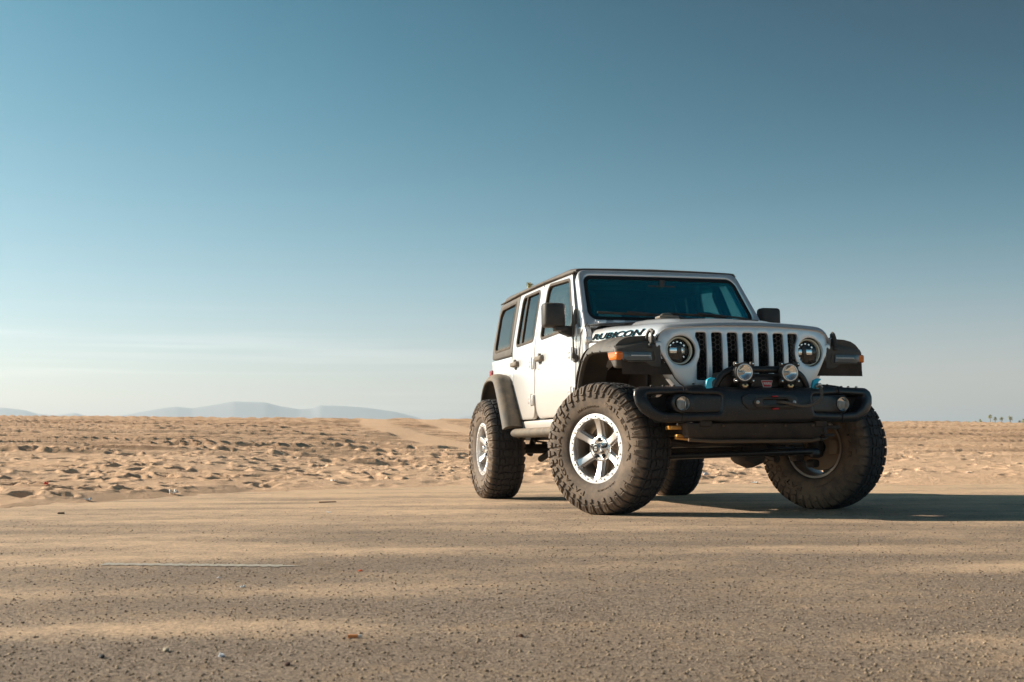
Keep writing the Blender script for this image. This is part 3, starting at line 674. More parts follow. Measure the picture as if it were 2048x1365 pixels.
def handle(parent,s,x,z):
    y=s*Sy(z)
    a=box((x-.015,y+s*.022,z+.004),(.17,.030,.042),.012,3)
    b=box((x+.055,y+s*.010,z+.006),(.05,.045,.05),.014,3); c=box((x-.085,y+s*.008,z+.0),(.035,.03,.036),.010)
    d=tube([(x+.04,y+s*.014,z+.028),(x+.04,y+s*.036,z+.028)],.018,14)
    P_('door_handle',merge(a,b,c,d),'handle',parent)
    P_('handle_recess',panel(rpoly([(x-.07,z-.02),(x-.05,z-.045),(x+.02,z-.045),(x+.04,z-.02)],.01),[],side(s,-.001),.004,.001,h=.05),'interior',parent)
def hinge(parent,s,x,z):
    y=s*Sy(z)
    a=box((x-.075,y+s*.010,z),(.10,.022,.062),.008,2); b=tube([(x-.012,y+s*.022,z-.052),(x-.012,y+s*.022,z+.052)],.014,12)
    c=box((x+.012,y+s*.012,z),(.03,.026,.095),.006)
    d=merge(*[tube([(x-.095+q*.05,y+s*.018,z+e),(x-.095+q*.05,y+s*.026,z+e)],.008,8) for q in(0,.5) for e in(-.016,.016)])
    P_('door_hinge',merge(a,b,c,d),'paint',parent)
for s in (-1,1):
    D=P_('front_door',panel(fd,[inset(fw,-.006)],side(s),.035,.007,h=.045,seg=3),'paint')
    opening(D,s,fw,'sideglass'); handle(D,s,-1.86,1.215); hinge(D,s,-.925,1.19); hinge(D,s,-.965,.885)
    P_('door_lock',lathe([(s*.0,.001),(s*.006,.014),(s*.004,.017),(s*-.004,.018)],16,'y',(-1.935,s*Sy(1.14),1.143)),'alu_side',D)
    D=P_('rear_door',panel(rd,[inset(rw,-.006)],side(s),.035,.007,h=.045,seg=3),'paint')
    opening(D,s,rw,'privacy',div=-2.475); handle(D,s,-2.64,1.215); hinge(D,s,-2.045,1.19); hinge(D,s,-2.095,.875)
    for (F_,nm) in ((fd,'a'),(rd,'b')): pass
    # dark shut-line gaps are the real gaps between the panels; the jamb behind them
    P_('door_jamb',panel(rpoly([(-.86,.66),(-.86,1.39),(-1.22,1.86),(-2.80,1.86),(-2.80,.95),(-2.6,.66)],.02),[inset(fw,-.03),inset(rw,-.03)],side(s,.045),.01,.002,h=.12),'interior')
# ---- hardtop
hw=rpoly([(-3.425,1.385),(-2.865,1.392),(-2.88,1.815),(-3.425,1.80)],[.05,.02,.02,.09],6)
for s in (-1,1):
    H_=P_('hardtop_side',panel(rpoly([(-2.785,1.312),(-2.785,1.866),(-3.475,1.852),(-3.525,1.312)],[.01,.01,.04,.03]),[hw],side(s),.04,.014,h=.06,seg=3),'roof')
    opening(H_,s,hw,'privacy','quarter_window')
# roof: crowned shell with a rounded gutter edge
def roofz(x): return .028-.010*((x+2.3)/1.25)**2
rows=[]
for i in range(25):
    x=-1.135-i/24*2.375; zt=1.872+ (0 if x>-3.2 else -.035*((-3.2-x)/.31)**2); hw_=.685-(.02*max(0,(-3.3-x)/.2)); row=[]
    prof=[(1.0,-.010),(1.012,.0),(1.010,.014),(1.004,.028),(.985,.039),(.95,.045),(.86,.049),(.75,.051),(.5,.054),(.25,.055),(0,.056)]
    full=prof+[(-a,b) for a,b in prof[-2::-1]]
    fr=min(1,(i)/3+.45); rr_=min(1,(24-i)/2+.25)
    for a,b in full: row.append((x,hw_*a,zt+roofz(x)*.5*(1-abs(a)*.5)+(b if b<0 else b*fr*rr_)-.006))
    rows.append(row)
rf=grid(rows); n_=len(rows[0])
rf.F.append(tuple(range(n_))); rf.F.append(tuple(range(24*n_,25*n_))[::-1])
P_('roof',rf,'roof',ang=50)
for s in(-1,1):
    P_('roof_gutter',tube([(-1.15,s*.700,1.866),(-2.0,s*.706,1.882),(-2.8,s*.703,1.877),(-3.48,s*.690,1.860)],.0075,8),'rubber')
for xx in(-2.02,-2.80):
    P_('roof_seam',tube([(xx,-.697,1.885)]+[(xx,y,1.872+roofz(xx)*.5*(1-abs(y/.69)*.5)+.058+.012*(1-(y/.6)**2)-.006) for y in(-.6,-.4,-.2,0,.2,.4,.6)]+[(xx,.697,1.885)],.006,6),'black')
P_('headliner',box((-2.3,0,1.855),(2.25,1.28,.02),.006),'interior')
# rear face of hardtop
rb=rpoly([(-.66,1.85),(.66,1.85),(.74,1.31),(-.74,1.31)],.03); rg=rpoly([(-.55,1.80),(.55,1.80),(.60,1.38),(-.60,1.38)],.06)
bk=lambda a,b,d:(-3.515+(b-1.31)*.09+d,a,b)
H_=P_('hardtop_rear',panel(rb,[rg],bk,.03,.01,h=.1),'roof'); P_('rear_window_glass',panel(inset(rg,-.01),[],lambda a,b,d:(-3.505+(b-1.31)*.09+d,a,b),.004,.001,h=.2,back=True),'privacy',H_)
# ---- windshield frame
def wsx(z): return -.785-(z-1.457)*.794
def wsf(a,b,d):
    bow=.035*(1-(a/.7)**2); n=Vector((.783,0,.622)); p=Vector((wsx(b)+bow*.6,a,b))-n*d; return p[:]
wo=rpoly([(-.765,1.385),(.765,1.385),(.748,1.52),(.688,1.888),(-.688,1.888),(-.748,1.52)],[.02,.02,.5,.07,.07,.5],6)
wg=rpoly([(-.705,1.452),(.705,1.452),(.648,1.842),(-.648,1.842)],[.07,.07,.075,.075],8)
W=P_('windshield_frame',panel(wo,[wg],wsf,.07,.018,h=.06,seg=4),'paint',ang=50)
P_('windshield_glass',panel(inset(wg,-.01),[],lambda a,b,d:wsf(a,b,d+.016),.004,.001,h=.15,back=True),'windshield')
P_('windshield_border',panel(inset(wg,.001),[inset(wg,.030)],lambda a,b,d:wsf(a,b,d+.0135),.002,.0005,h=.08),'black',W)
# cowl
cw=[]
for i in range(7):
    x=-.60-i/6*.22; cw.append([(x,y,1.392+.03*(1-(y/.76)**2)-.012*(i/6)*0) for y in np.linspace(-.75,.75,15)])
P_('cowl_panel',grid(cw),'paint')
P_('cowl_grille',merge(*[box((-.742,y,1.424+.028*(1-(y/.76)**2)-.026),(.09,.010,.006),.001) for y in np.linspace(-.55,.55,56)]),'plastic')
for y in(-.62,-.47,.47,.62):
    P_('windshield_hinge',merge(tube([(-.755,y-.045,1.432),(-.755,y+.045,1.432)],.012,10),box((-.745,y,1.420),(.05,.06,.014),.004)),'paint')
# wipers
for (y0,y1_,pv) in ((-.63,-.16,.10),(-.06,.44,.66)):
    z0=1.468
    A=[wsf(pv,1.425,-.035),wsf(pv-.12,1.445,-.05),wsf((y0+y1_)/2,z0+.022,-.035)]
    a=tube(spline(A,5),[.010]*6+[.007]*5,8); Bp=[wsf(y0+(y1_-y0)*k/8,z0+.028-.018*(k/8),-.018) for k in range(9)]
    Wp=P_('windshield_wiper',a,'plastic'); P_('wiper_blade',merge(tube(Bp,.0075,6),tube([wsf(y0+(y1_-y0)*k/8,z0+.028-.018*(k/8),-.006) for k in range(9)],.004,5)),'rubber',Wp)
    P_('wiper_pivot',lathe([(0,.022),(.015,.022),(.03,.014),(.034,.001)],14,'z',(wsf(pv,1.42,0)[0]+.03,pv,1.405)),'plastic',Wp)
# ---- hood
def hood_w(x): return .662+(.52-x)/1.24*.068
def hood_zt(x):
    return float(np.interp(x,[-.72,-.4,0,.25,.40,.47,.505,.525],[1.388,1.378,1.350,1.338,1.329,1.320,1.310,1.288]))
def hood_zs(x): return float(np.interp(x,[-.70,-.3,.3,.64],[1.266,1.240,1.212,1.196]))
def sst(a,b,x): t=min(1,max(0,(x-a)/(b-a))); return t*t*(3-2*t)
xs=[-.715,-.71,-.70,-.66,-.6,-.5,-.4,-.3,-.2,-.1,0,.08,.16,.24,.32,.38,.42,.45,.475,.492,.505,.515,.521,.524,.526]
rows=[]
for x in xs:
    wv=hood_w(x); zt=hood_zt(x); zs=hood_zs(x); R_=.085+.03*sst(.1,.5,x); 
    fl=sst(.47,.526,x)
    half=[]
    top=zt-.020
    half.append((wv+.002-.012,zs+.0)); half.append((wv+.004,zs+.003)); half.append((wv+.004,zs+.02))
    half.append((wv,(zs+top-R_)/2+.01))
    for k in range(9):
        a=math.pi/2*k/8; half.append((wv-R_+R_*math.cos(a),top-R_+R_*math.sin(a)))
    we=wv-R_
    for t in (.93,.86,.8,.75,.7,.65,.6,.55,.5,.4,.3,.2,.1,0):
        y=we*t; z=top+.020*(1-t*t)
        db=.040*sst(.30,-.05,x); z+=db*(1-sst(.60,.72,t))
        half.append((y,z))
    hx=lambda a:x-.056*min(1.15,abs(a)/.63)**3*sst(.20,.52,x)
    row=[(hx(a),-a,b) for a,b in half]+[(hx(a),a,b) for a,b in half[-2::-1]]
    rows.append(row)
# front lip: rolls down over the grille following its rounded top
last=rows[-1]
rows.append([(q[0]-.004,q[1],q[2]-.004 if q[2]>1.2 else q[2]) for q in last]); rows.append([(q[0]-.03,q[1]*.988,q[2]-.008) for q in last])
HOOD=P_('hood',grid(rows),'paint',ang=45)
for s in(-1,1):
    # vent panels in the raised dome
    P_('hood_vent',merge(*[box((-.10+.022*k,s*.21,hood_zt(-.10+.022*k)+.026),(.010,.20,.012),.002) for k in range(8)]),'plastic',HOOD)
    # rubber hood latch
    yl=.694
    arm=tube(spline([(.415,s*(yl+.004),1.150),(.418,s*(yl+.008),1.200),(.432,s*(yl+.002),1.238),(.452,s*(yl-.012),1.252),(.472,s*(yl-.014),1.240),(.480,s*(yl-.008),1.205),(.482,s*(yl-.006),1.165)],5),.0115,8)
    P_('hood_latch',merge(arm,box((.448,s*(yl-.006),1.180),(.055,.018,.055),.008),box((.45,s*(yl),1.145),(.06,.03,.03),.008),box((.465,s*(yl-.018),1.234),(.05,.02,.03),.006)),'plastic',HOOD)
    P_('hood_bumper',lathe([(0,.012),(s*.006,.010),(s*.008,.001)],12,'y',(-.70,s*.744,1.285)),'rubber',HOOD)
P_('footman_loop',merge(tube(spline([(-.42,-.26,1.428),(-.43,-.24,1.455),(-.44,-.20,1.462),(-.45,-.16,1.455),(-.46,-.14,1.43)],4),.011,8),box((-.44,-.20,1.436),(.10,.16,.02),.008)),'handle',HOOD)
# lettering on both hood sides
def side_text(s,txt,x0,x1,z0,z1,off,bold,mt,name,parent,shear=.28):
    V,F=text_mesh(txt,1,0,bold,shear,1.0,False); A=np.array(V); mn,mx=A.min(0),A.max(0)
    out=[]
    for v in A:
        a=(v[0]-mn[0])/(mx[0]-mn[0]); b=(v[1]-mn[1])/(mx[1]-mn[1]); x=x0+(x1-x0)*a if s<0 else x1-(x1-x0)*a
        zc=z0[0]+(z0[1]-z0[0])*((x-x0)/(x1-x0)); z=zc+(z1)*b
        wv=hood_w(x); top=hood_zt(x)-.020; R_=.085+.03*sst(.1,.5,x); zb=top-R_
        y=wv+.0035*(1 if z<zb else 1)
        if z>zb: q=min(1,(z-zb)/R_); y=wv-R_+R_*math.sqrt(max(0,1-q*q))+.002
        out.append((x,s*(y+off),z))
    return P_(name,MB().add(out,F),mt,parent,ang=180)
for s in(-1,1):
    side_text(s,'RUBICON',-.639,.292,(1.2710,1.2310),.0485,.0035,.050,'lightblue','lettering_outline',HOOD)
    side_text(s,'RUBICON',-.636,.289,(1.2725,1.2325),.0455,.0055,.034,'blackprint','lettering',HOOD)
# ---- grille
go_half=[(0,.868),(.455,.868),(.488,.888),(.522,.925),(.615,1.09),(.632,1.14),(.636,1.195),(.615,1.243),(.565,1.270),(.44,1.2795),(.2,1.283),(0,1.284)]
go=[(-a,b) for a,b in go_half[:0:-1]][::1]
outl=go_half[:-1]+[(0,1.284)]+[(-a,b) for a,b in go_half[-2:0:-1]]
def grx(b,a=0): return .512+ (0 if b<1.11 else -(b-1.11)*.10)-.055*(abs(a)/.63)**3 +.012
def gs(a,b,d): return (grx(b,a)-d,a,b)
HL=(.483,1.114)
circ=lambda cy,cz,r,n=40:[(cy+r*math.cos(2*math.pi*k/n),cz+r*math.sin(2*math.pi*k/n)) for k in range(n)]
holes=[]; slots=[]
for i in range(-3,4):
    c_=i*.1145; w2=.039
    if abs(i)<3: sl_=rpoly([(c_-w2,.912),(c_+w2,.912),(c_+w2,1.10),(c_+w2,1.238),(c_-w2,1.238),(c_-w2,1.10)],[.012,.012,0,.016,.016,0])
    else:
        o_=1 if i>0 else -1; ins=c_-o_*w2; e=c_+o_*w2
        pts=[(ins,.912),(e-o_*.002,.912),(e-o_*.004,1.02),(e-o_*.022,1.065),(e-o_*.028,1.115),(e-o_*.020,1.165),(e,1.21),(e-o_*.004,1.238),(ins,1.238)]
        sl_=rpoly(pts,[.012,.012,.05,.05,.05,.05,.02,.012,.014])
    holes.append(sl_); slots.append(sl_)
hl=[circ(s*HL[0],HL[1],.101) for s in(-1,1)]
G=P_('grille',panel(rpoly(outl,[0]+[.05]*22),holes+hl,gs,.020,.004,h=.045,seg=2),'paint')
for k,sl_ in enumerate(slots):
    c_=(k-3)*.1145; mb=MB(); a=.0125   # honeycomb bars
    ri=0; z=.915
    A=np.array(sl_); x0,x1=A[:,0].min(),A[:,0].max()
    pit=.0335; 
    for r_ in range(20):
        zc=.925+r_*.0165*(1 if True else 1)
        for col_ in range(-1,3):
            cx=c_-.015+col_*.030
            if (col_+r_)%2: continue
            pts=[]
            for q in range(6):
                an=math.pi/3*q; pts.append((cx+.0200*math.cos(an),zc+.0190*math.sin(an)))
            for q in range(6):
                p,q2=pts[q],pts[(q+1)%6]; mid=((p[0]+q2[0])/2,(p[1]+q2[1])/2)
                if not(x0-.004<mid[0]<x1+.004 and .905<mid[1]<1.245): continue
                dirv=Vector((q2[0]-p[0],q2[1]-p[1])); nn=Vector((-dirv.y,dirv.x)).normalized()*.0016
                X=grx(mid[1],mid[0])-.022
                V=[(X,p[0]-nn.x,p[1]-nn.y),(X,p[0]+nn.x,p[1]+nn.y),(X,q2[0]+nn.x,q2[1]+nn.y),(X,q2[0]-nn.x,q2[1]-nn.y)]
                V+=[(v[0]-.010,v[1],v[2]) for v in V]; mb.add(V,[(0,1,2,3),(0,4,5,1),(2,6,7,3),(1,5,6,2),(0,3,7,4)])
    P_('grille_mesh',mb,'hex',G,weld=False)
P_('radiator',box((.40,0,1.06),(.02,.9,.44),.004),'black')
# fascia behind the grille edge (body colour rim)
fo=[(0,.80),(.47,.80),(.515,.86),(.558,.915),(.655,1.075),(.673,1.14),(.672,1.20),(.63,1.262),(.56,1.276),(0,1.285)]
fo=fo+[(-a,b) for a,b in fo[-2:0:-1]]
P_('front_fascia',panel(fo,[circ(s*HL[0],HL[1],.110) for s in(-1,1)]+[rpoly([(-.362,.9),(.362,.9),(.362,1.258),(-.362,1.258)],.02)],lambda a,b,d:(grx(b,a)-.020-d-.05*max(0,abs(a)-.55),a,b),.06,.012,h=.06),'paint')
P_('grille_gap',panel([(a*1.008,b*1.0015 if b>1 else b-.003) for a,b in outl],[circ(s*HL[0],HL[1],.108) for s in(-1,1)]+[rpoly([(-.364,.9),(.364,.9),(.364,1.25),(-.364,1.25)],.02)],lambda a,b,d:(grx(b,a)-.016-d,a,b),.02,.002,h=.08),'black')
for s in(-1,1):
    cx=s*HL[0]; X=grx(HL[1],cx)-.012
    Hl=P_('headlight',lathe([(X-.006,.106),(X-.05,.104),(X-.055,.094),(X-.11,.09),(X-.115,.001)],44,'x',(0,cx,HL[1])),'capblack')
    P_('halo_ring',lathe([(X-.052,.099),(X-.030,.098),(X-.022,.092),(X-.027,.085),(X-.052,.083)],44,'x',(0,cx,HL[1])),'halo',Hl)
    P_('headlight_lens',lathe([(X-.045,.086),(X-.030,.078),(X-.020,.055),(X-.015,.028),(X-.014,.0005)],36,'x',(0,cx,HL[1])),'clearglass',Hl)
    mb=merge(box((X-.075,cx,HL[1]+.004),(.03,.118,.050),.010,3)); P_('projector_lens',mb,'reflector',Hl)
    for k in range(5): 
        a=rad(38+k*26); P_('reflector_facet',(box((X-.072,cx+.063*math.cos(a),HL[1]+.063*math.sin(a)),(.022,.014,.018),.003,1,Matrix.Rotation(a,3,'X'))),'reflector',Hl)
    for k in range(5):
        a=rad(-140+k*25); P_('reflector_facet',(box((X-.072,cx+.060*math.cos(a),HL[1]+.060*math.sin(a)),(.022,.016,.014),.003,1,Matrix.Rotation(a,3,'X'))),'reflector',Hl)
# ---- flares
def flare_ring(path,prof,s):
    """path: (x,z) crest line; prof: list of (y, offset along outward normal)"""
    pth=[Vector(p) for p in path]; rows=[]
    for i,p in enumerate(pth):
        t=(pth[min(i+1,len(pth)-1)]-pth[max(i-1,0)]).normalized(); n=Vector((-t.y,t.x))
        pr=prof(i/(len(pth)-1),p); rows.append([(p.x+n.x*o,s*y,p.y+n.y*o) for y,o in pr])
    g=grid(rows,cv=True); m=len(rows[0]); g.F.append(tuple(range(m))); g.F.append(tuple(range((len(rows)-1)*m,len(rows)*m))[::-1]); return g
def sp2(pts,n=6): return [(v.x,v.y) for v in spline([(a,b,0) for a,b in pts],n)]
fpath=sp2([(-.53,.60),(-.515,.80),(-.455,.97),(-.355,1.115),(-.235,1.195),(-.08,1.219),(.12,1.213),(.30,1.203),(.40,1.196)])
rpath=sp2([(-3.46,.72),(-3.435,.86),(-3.37,.99),(-3.28,1.085),(-3.16,1.135),(-2.98,1.142),(-2.86,1.115),(-2.775,1.04),(-2.66,.89),(-2.56,.75),(-2.50,.655)])
def fprof(t,p):
    k=sst(-.62,-.1,p.x); ob=.014*k; yb=.700
    return [(yb,.022*k),(.80,.014+ob*.2),(.855,.004),(.893,-.018),(.918,-.045),(.931,-.075),(.933,-.088),(.925,-.095),(.905,-.095),(.895,-.085),(.85,-.045),(yb,-.03)]
def rprof(t,p):
    return [(.74,-.02),(.79,.000),(.85,.012),(.89,.006),(.915,-.012),(.930,-.034),(.936,-.050),(.930,-.058),(.91,-.058),(.895,-.045),(.85,-.03),(.74,-.06)]
bolt=lambda p,ax,r=.008,h=.006: tube([p,tuple(Vector(p)+Vector(ax)*h)],r,8)
for s in(-1,1):
    body=flare_ring(fpath,fprof,s)
    blk=prism([(.245,1.125),(.262,1.204),(.40,1.198),(.452,1.188),(.470,1.155),(.472,.996),(.375,.996),(.295,1.062)],lambda a,b,d:(a,s*d,b),.615,.930,.016,3)
    # the shelf falls away towards its outer rim
    V=[]
    for v in blk.V:
        x,y,z=v; ay=abs(y)
        if z>1.10: z-=.052*sst(.80,.935,ay)*min(1,(z-1.10)/.08)
        if x>.38 and ay>.85: x-=.045*sst(.85,.93,ay)*min(1,(x-.38)/.08)
        V.append((x,y,z))
    blk.V=V
    Fl=P_('fender_flare',merge(body,blk),'flare',ang=42)
    P_('running_lamp',panel(rpoly([(.685,1.043),(.895,1.043),(.905,1.062),(.89,1.102),(.69,1.102)],.008),[],lambda a,b,d:(.4735-.045*sst(.85,.93,a)-d,s*a,b),.03,.005,h=.05),'lensclear',Fl)
    P_('lens_reflection',box((.474,s*.765,1.077),(.004,.14,.006),.001),'white',Fl)  # sky reflection on the lens, built in as a white strip
    P_('lamp_frame',merge(tube([(.473,s*.67,1.037),(.473,s*.86,1.037)],.004,6),tube([(.473,s*.67,1.037),(.473,s*.657,1.052),(.473,s*.67,1.105)],.004,6)),'dustplastic',Fl)
    P_('marker_lamp',panel(rpoly([(.283,1.095),(.318,1.050),(.450,1.047),(.456,1.102),(.298,1.107)],[.02,.012,.012,.012,.012]),[],lambda a,b,d:(a,s*(.9335+.006-.9*max(0,a-.425)**1.2-d),b),.04,.012,h=.03,seg=3),'amber',Fl)
    [P_('flare_bolt',bolt((fpath[i][0]+.0,s*.932,fpath[i][1]-.088),(0,s*1,0)),'black',Fl) for i in(10,14,18,22,27,31,36)]
    Fr=P_('fender_flare',flare_ring(rpath,rprof,s),'dustplastic',ang=42)
    # wheelhouse liners
    lp=sp2([(-.60,.62),(-.57,.85),(-.50,1.02),(-.37,1.14),(-.2,1.18),(.1,1.185),(.36,1.16),(.45,1.05),(.47,.95)],5)
    g1=grid([[(a,s*y,b-(0 if y>.5 else .0)) for y in (.90,.82,.74,.66,.56,.48)] for a,b in lp])
    rib=merge(*[tube([(lp[i][0],s*.88,lp[i][1]-.004),(lp[i][0],s*.5,lp[i][1]-.004)],.014,6) for i in range(3,38,4)])
    inner=prism([(-.60,.62),(-.57,1.15),(.44,1.15),(.47,.95),(.40,.90),(-.3,.72)],lambda a,b,d:(a,s*d,b),.46,.48,0)
    P_('wheelhouse_liner',merge(g1,rib,inner),'liner')
    lp=sp2([(-3.48,.66),(-3.44,.88),(-3.36,1.01),(-3.2,1.10),(-2.98,1.11),(-2.84,1.06),(-2.72,.90),(-2.62,.70)],5)
    P_('wheelhouse_liner',merge(grid([[(a,s*y,b) for y in (.91,.8,.7,.6,.5)] for a,b in lp]),prism([(-3.48,.66),(-3.4,1.08),(-2.75,1.08),(-2.62,.70)],lambda a,b,d:(a,s*d,b),.48,.50,0)),'liner')
    # rock rail and tail lamp
    P_('rock_rail',prism([(.800,.560),(.835,.555),(.868,.575),(.875,.60),(.862,.622),(.83,.634),(.74,.632),(.70,.60),(.74,.552)],lambda a,b,d:(d,s*a,b),-2.52,-.60,.016,3),'dustplastic')
    P_('tail_lamp',box((-3.54,s*.735,1.10),(.08,.12,.24),.02),'tail')
    # mirrors
    mz0,mz1=1.392,1.590
    my=.925; A=box((-1.0,s*my,1.495),(.115,.178,.195),.028,4)
    A.V=[(v[0]+(.018*(1-((abs(v[1])-my)/.09)**2-((v[2]-1.495)/.1)**2) if v[0]>-1.0 else 0),v[1],v[2]) for v in A.V]
    Mi=P_('door_mirror',merge(A,box((-.985,s*.875,1.386),(.085,.10,.03),.010)),'plastic')
    P_('mirror_arm',prism([(.90,1.402),(.84,1.402),(.765,1.418),(.765,1.335),(.80,1.325),(.86,1.365),(.90,1.380)],lambda a,b,d:(d,s*a,b),-1.03,-.955,.012,3),'plastic',Mi)
    P_('mirror_foot',panel(rpoly([(-1.06,1.335),(-.93,1.34),(-.915,1.45),(-.985,1.57),(-1.0,1.45)],[.03,.03,.03,.01,.2]),[],side(s,-.010),.02,.006,h=.05),'dustplastic',Mi)
    P_('mirror_glass',box((-1.058,s*my,1.495),(.004,.15,.165),.001),'reflector',Mi)
P_('antenna',merge(tube([(-.868,-.806,1.20),(-.885,-.806,1.56)],[.0075,.0045],8),lathe([(0,.018),(.03,.022),(.05,.012),(.09,.007)],12,'z',(-.866,-.806,1.15)),box((-.866,-.79,1.15),(.05,.03,.06),.01)),'plastic')
P_('antenna_wire',tube(spline([(-.80,-.777,1.14),(-.775,-.79,1.16),(-.77,-.782,1.26),(-.765,-.775,1.34),(-.70,-.745,1.41)],5),.0045,6),'rubber')
# ================================================ interior
IN=lambda n,mb,m='interior',p=None,**k: P_(n,mb,m,p,**k)
IN('dashboard',merge(box((-.86,0,1.30),(.34,1.36,.20),.06,3),box((-.98,0,1.16),(.14,1.36,.16),.04,3)))
def seatm(x,y):
    c=box((x,y,.98),(.50,.50,.16),.06,3); b=box((x-.30,y,1.30),(.16,.48,.62),.065,3,Matrix.Rotation(rad(-12),3,'Y'))
    sobj=IN('seat',c,'seat'); IN('seat_back',b,'seat',sobj); IN('headrest',merge(box((x-.40,y,1.70),(.11,.27,.19),.045,3),tube([(x-.385,y-.06,1.55),(x-.395,y-.06,1.68)],.007),tube([(x-.385,y+.06,1.55),(x-.395,y+.06,1.68)],.007)),'seat',sobj)
for y in(-.38,.38): seatm(-1.62,y)
sobj=IN('rear_bench',box((-2.55,0,.98),(.48,1.24,.16),.06,3),'seat'); IN('bench_back',box((-2.80,0,1.27),(.14,1.22,.58),.06,3),'seat',sobj)
for y in(-.42,0,.42): IN('headrest',box((-2.86,y,1.62),(.10,.25,.15),.04,3),'seat',sobj)
sw=lathe([(.0+.016*math.cos(a),.185+.016*math.sin(a)) for a in [2*math.pi*k/10 for k in range(10)]],32,'x',closed=True)
rot=Matrix.Rotation(rad(25),3,'Y')
sw=merge(sw,box((0,0,0),(.04,.16,.12),.03,3),box((0,.10,0),(.02,.12,.03),.006),box((0,-.10,0),(.02,.12,.03),.006),box((0,0,-.10),(.02,.03,.14),.006))
sw.V=[tuple(rot@Vector(v)+Vector((-1.10,.38,1.37))) for v in sw.V]
IN('steering_wheel',merge(sw,tube([(-1.08,.38,1.36),(-.86,.38,1.26)],.035,10)))
for s in(-1,1):
    IN('roll_bar',merge(tube(spline([(-1.02,s*.60,1.42),(-1.25,s*.585,1.74),(-1.36,s*.56,1.79),(-2.02,s*.56,1.81),(-2.95,s*.56,1.80),(-3.3,s*.58,1.6),(-3.36,s*.6,1.0)],5),.038,10),tube(spline([(-2.06,s*.60,.75),(-2.06,s*.62,1.3),(-2.06,s*.60,1.7),(-2.06,s*.52,1.81)],5),.045,10)),'seat')
    IN('grab_handle',tube(spline([(-1.03,s*.56,1.47),(-1.06,s*.545,1.51),(-1.19,s*.53,1.69),(-1.22,s*.55,1.73)],5),.014,8),'hex')
    IN('seat_belt',box((-2.03,s*.60,1.42),(.012,.05,.70),.003),'black')
IN('roll_bar_cross',tube([(-2.06,-.55,1.81),(-2.06,.55,1.81)],.045,10),'seat'); IN('roll_bar_header',tube([(-1.33,-.55,1.79),(-1.33,.55,1.79)],.030,10),'seat')
rm=IN('rear_view_mirror',box((-1.03,-.005,1.725),(.035,.25,.068),.016,3),'plastic')
IN('mirror_stem',tube([(-1.03,0,1.745),(-1.02,0,1.80)],[.018,.026],10),'plastic',rm)
IN('sun_visor',merge(box((-1.22,-.36,1.80),(.18,.42,.02),.008),box((-1.22,.36,1.80),(.18,.42,.02),.008)),'seat')
# ================================================ bumper
def bxp(y):
    y=abs(y); return float(np.interp(y,[0,.33,.42,.6,.80,.93],[.815,.805,.780,.735,.672,.612]))
def bs(a,b,d): return (bxp(a)-d,a,b)
ho=[(0,.621),(.305,.620),(.345,.630),(.62,.622),(.72,.624),(.785,.648),(.848,.692),(.882,.745),(.890,.80),(.880,.842),(.848,.861),(.60,.861),(.54,.862),(.49,.870),(.44,.868),(.40,.853),(0,.852)]
bo=rpoly(ho[:-1]+[(0,.852)]+[(-a,b) for a,b in ho[-2:0:-1]],.03,3)
def wing(s):
    q=[(.325,.800),(.34,.686),(.58,.683),(.70,.692),(.765,.730),(.800,.775),(.805,.806),(.60,.812)]
    return rpoly([(s*a,b) for a,b in q],.022,4)
cr_=rpoly([(-.195,.745),(-.155,.705),(.17,.705),(.21,.745),(.20,.79),(.155,.808),(-.155,.808),(-.195,.79)],.015,3)
def bs2(a,b,d):
    # face leans back over its upper edge, section fully rounded
    t=(b-.74)/.12; a=a-math.copysign(d*.62*sst(.66,.86,abs(a)),a); return (bxp(a)-d-.035*max(0,t)**2-.012*max(0,-t)**2,a,b)
B=P_('front_bumper',panel(bo,[wing(-1),wing(1)],bs2,.15,.027,h=.045,seg=5),'bumper',ang=60)
P_('bumper_top_plate',prism([(bxp(y)-.045,y) for y in np.linspace(-.86,.86,25)]+[(.56,.86),(.56,-.86)],lambda a,b,d:(a,b,d),.834,.846,.002),'bumper',B)
P_('bumper_seams',merge(*[tube([bs2(s*.565,.862,-.001),bs2(s*.565,.84,-.002),bs2(s*.565,.815,-.0015)],.003,6) for s in(-1,1)],*[tube([bs2(s*.585,.68,-.0015),bs2(s*.585,.65,-.002),bs2(s*.585,.625,.003)],.003,6) for s in(-1,1)]),'black',B)
P_('winch_recess_plate',panel(cr_,[rpoly([(-.075,.735),(.14,.735),(.14,.772),(-.075,.772)],.015)],lambda a,b,d:(bxp(a)-d+.010,a,b),.02,.006,h=.05),'bumper',B)
bl=[]
for s in(-1,1):
    for (y,z) in ((.615,.862),(.68,.862),(.755,.862),(.49,.872)): bl.append(lathe([(0,.010),(.006,.009),(.009,.001)],8,'z',(bxp(y)-.06,s*y,z)))
    bl.append(lathe([(0,.010),(.004,.009),(.005,.001)],10,'x',(bs2(s*.545,.835,0)[0],s*.545,.835))); bl.append(lathe([(0,.010),(.004,.009),(.005,.001)],10,'x',(bs2(s*.545,.645,0)[0]-.002,s*.545,.648)))
P_('bumper_bolts',merge(*bl),'chassis',B)
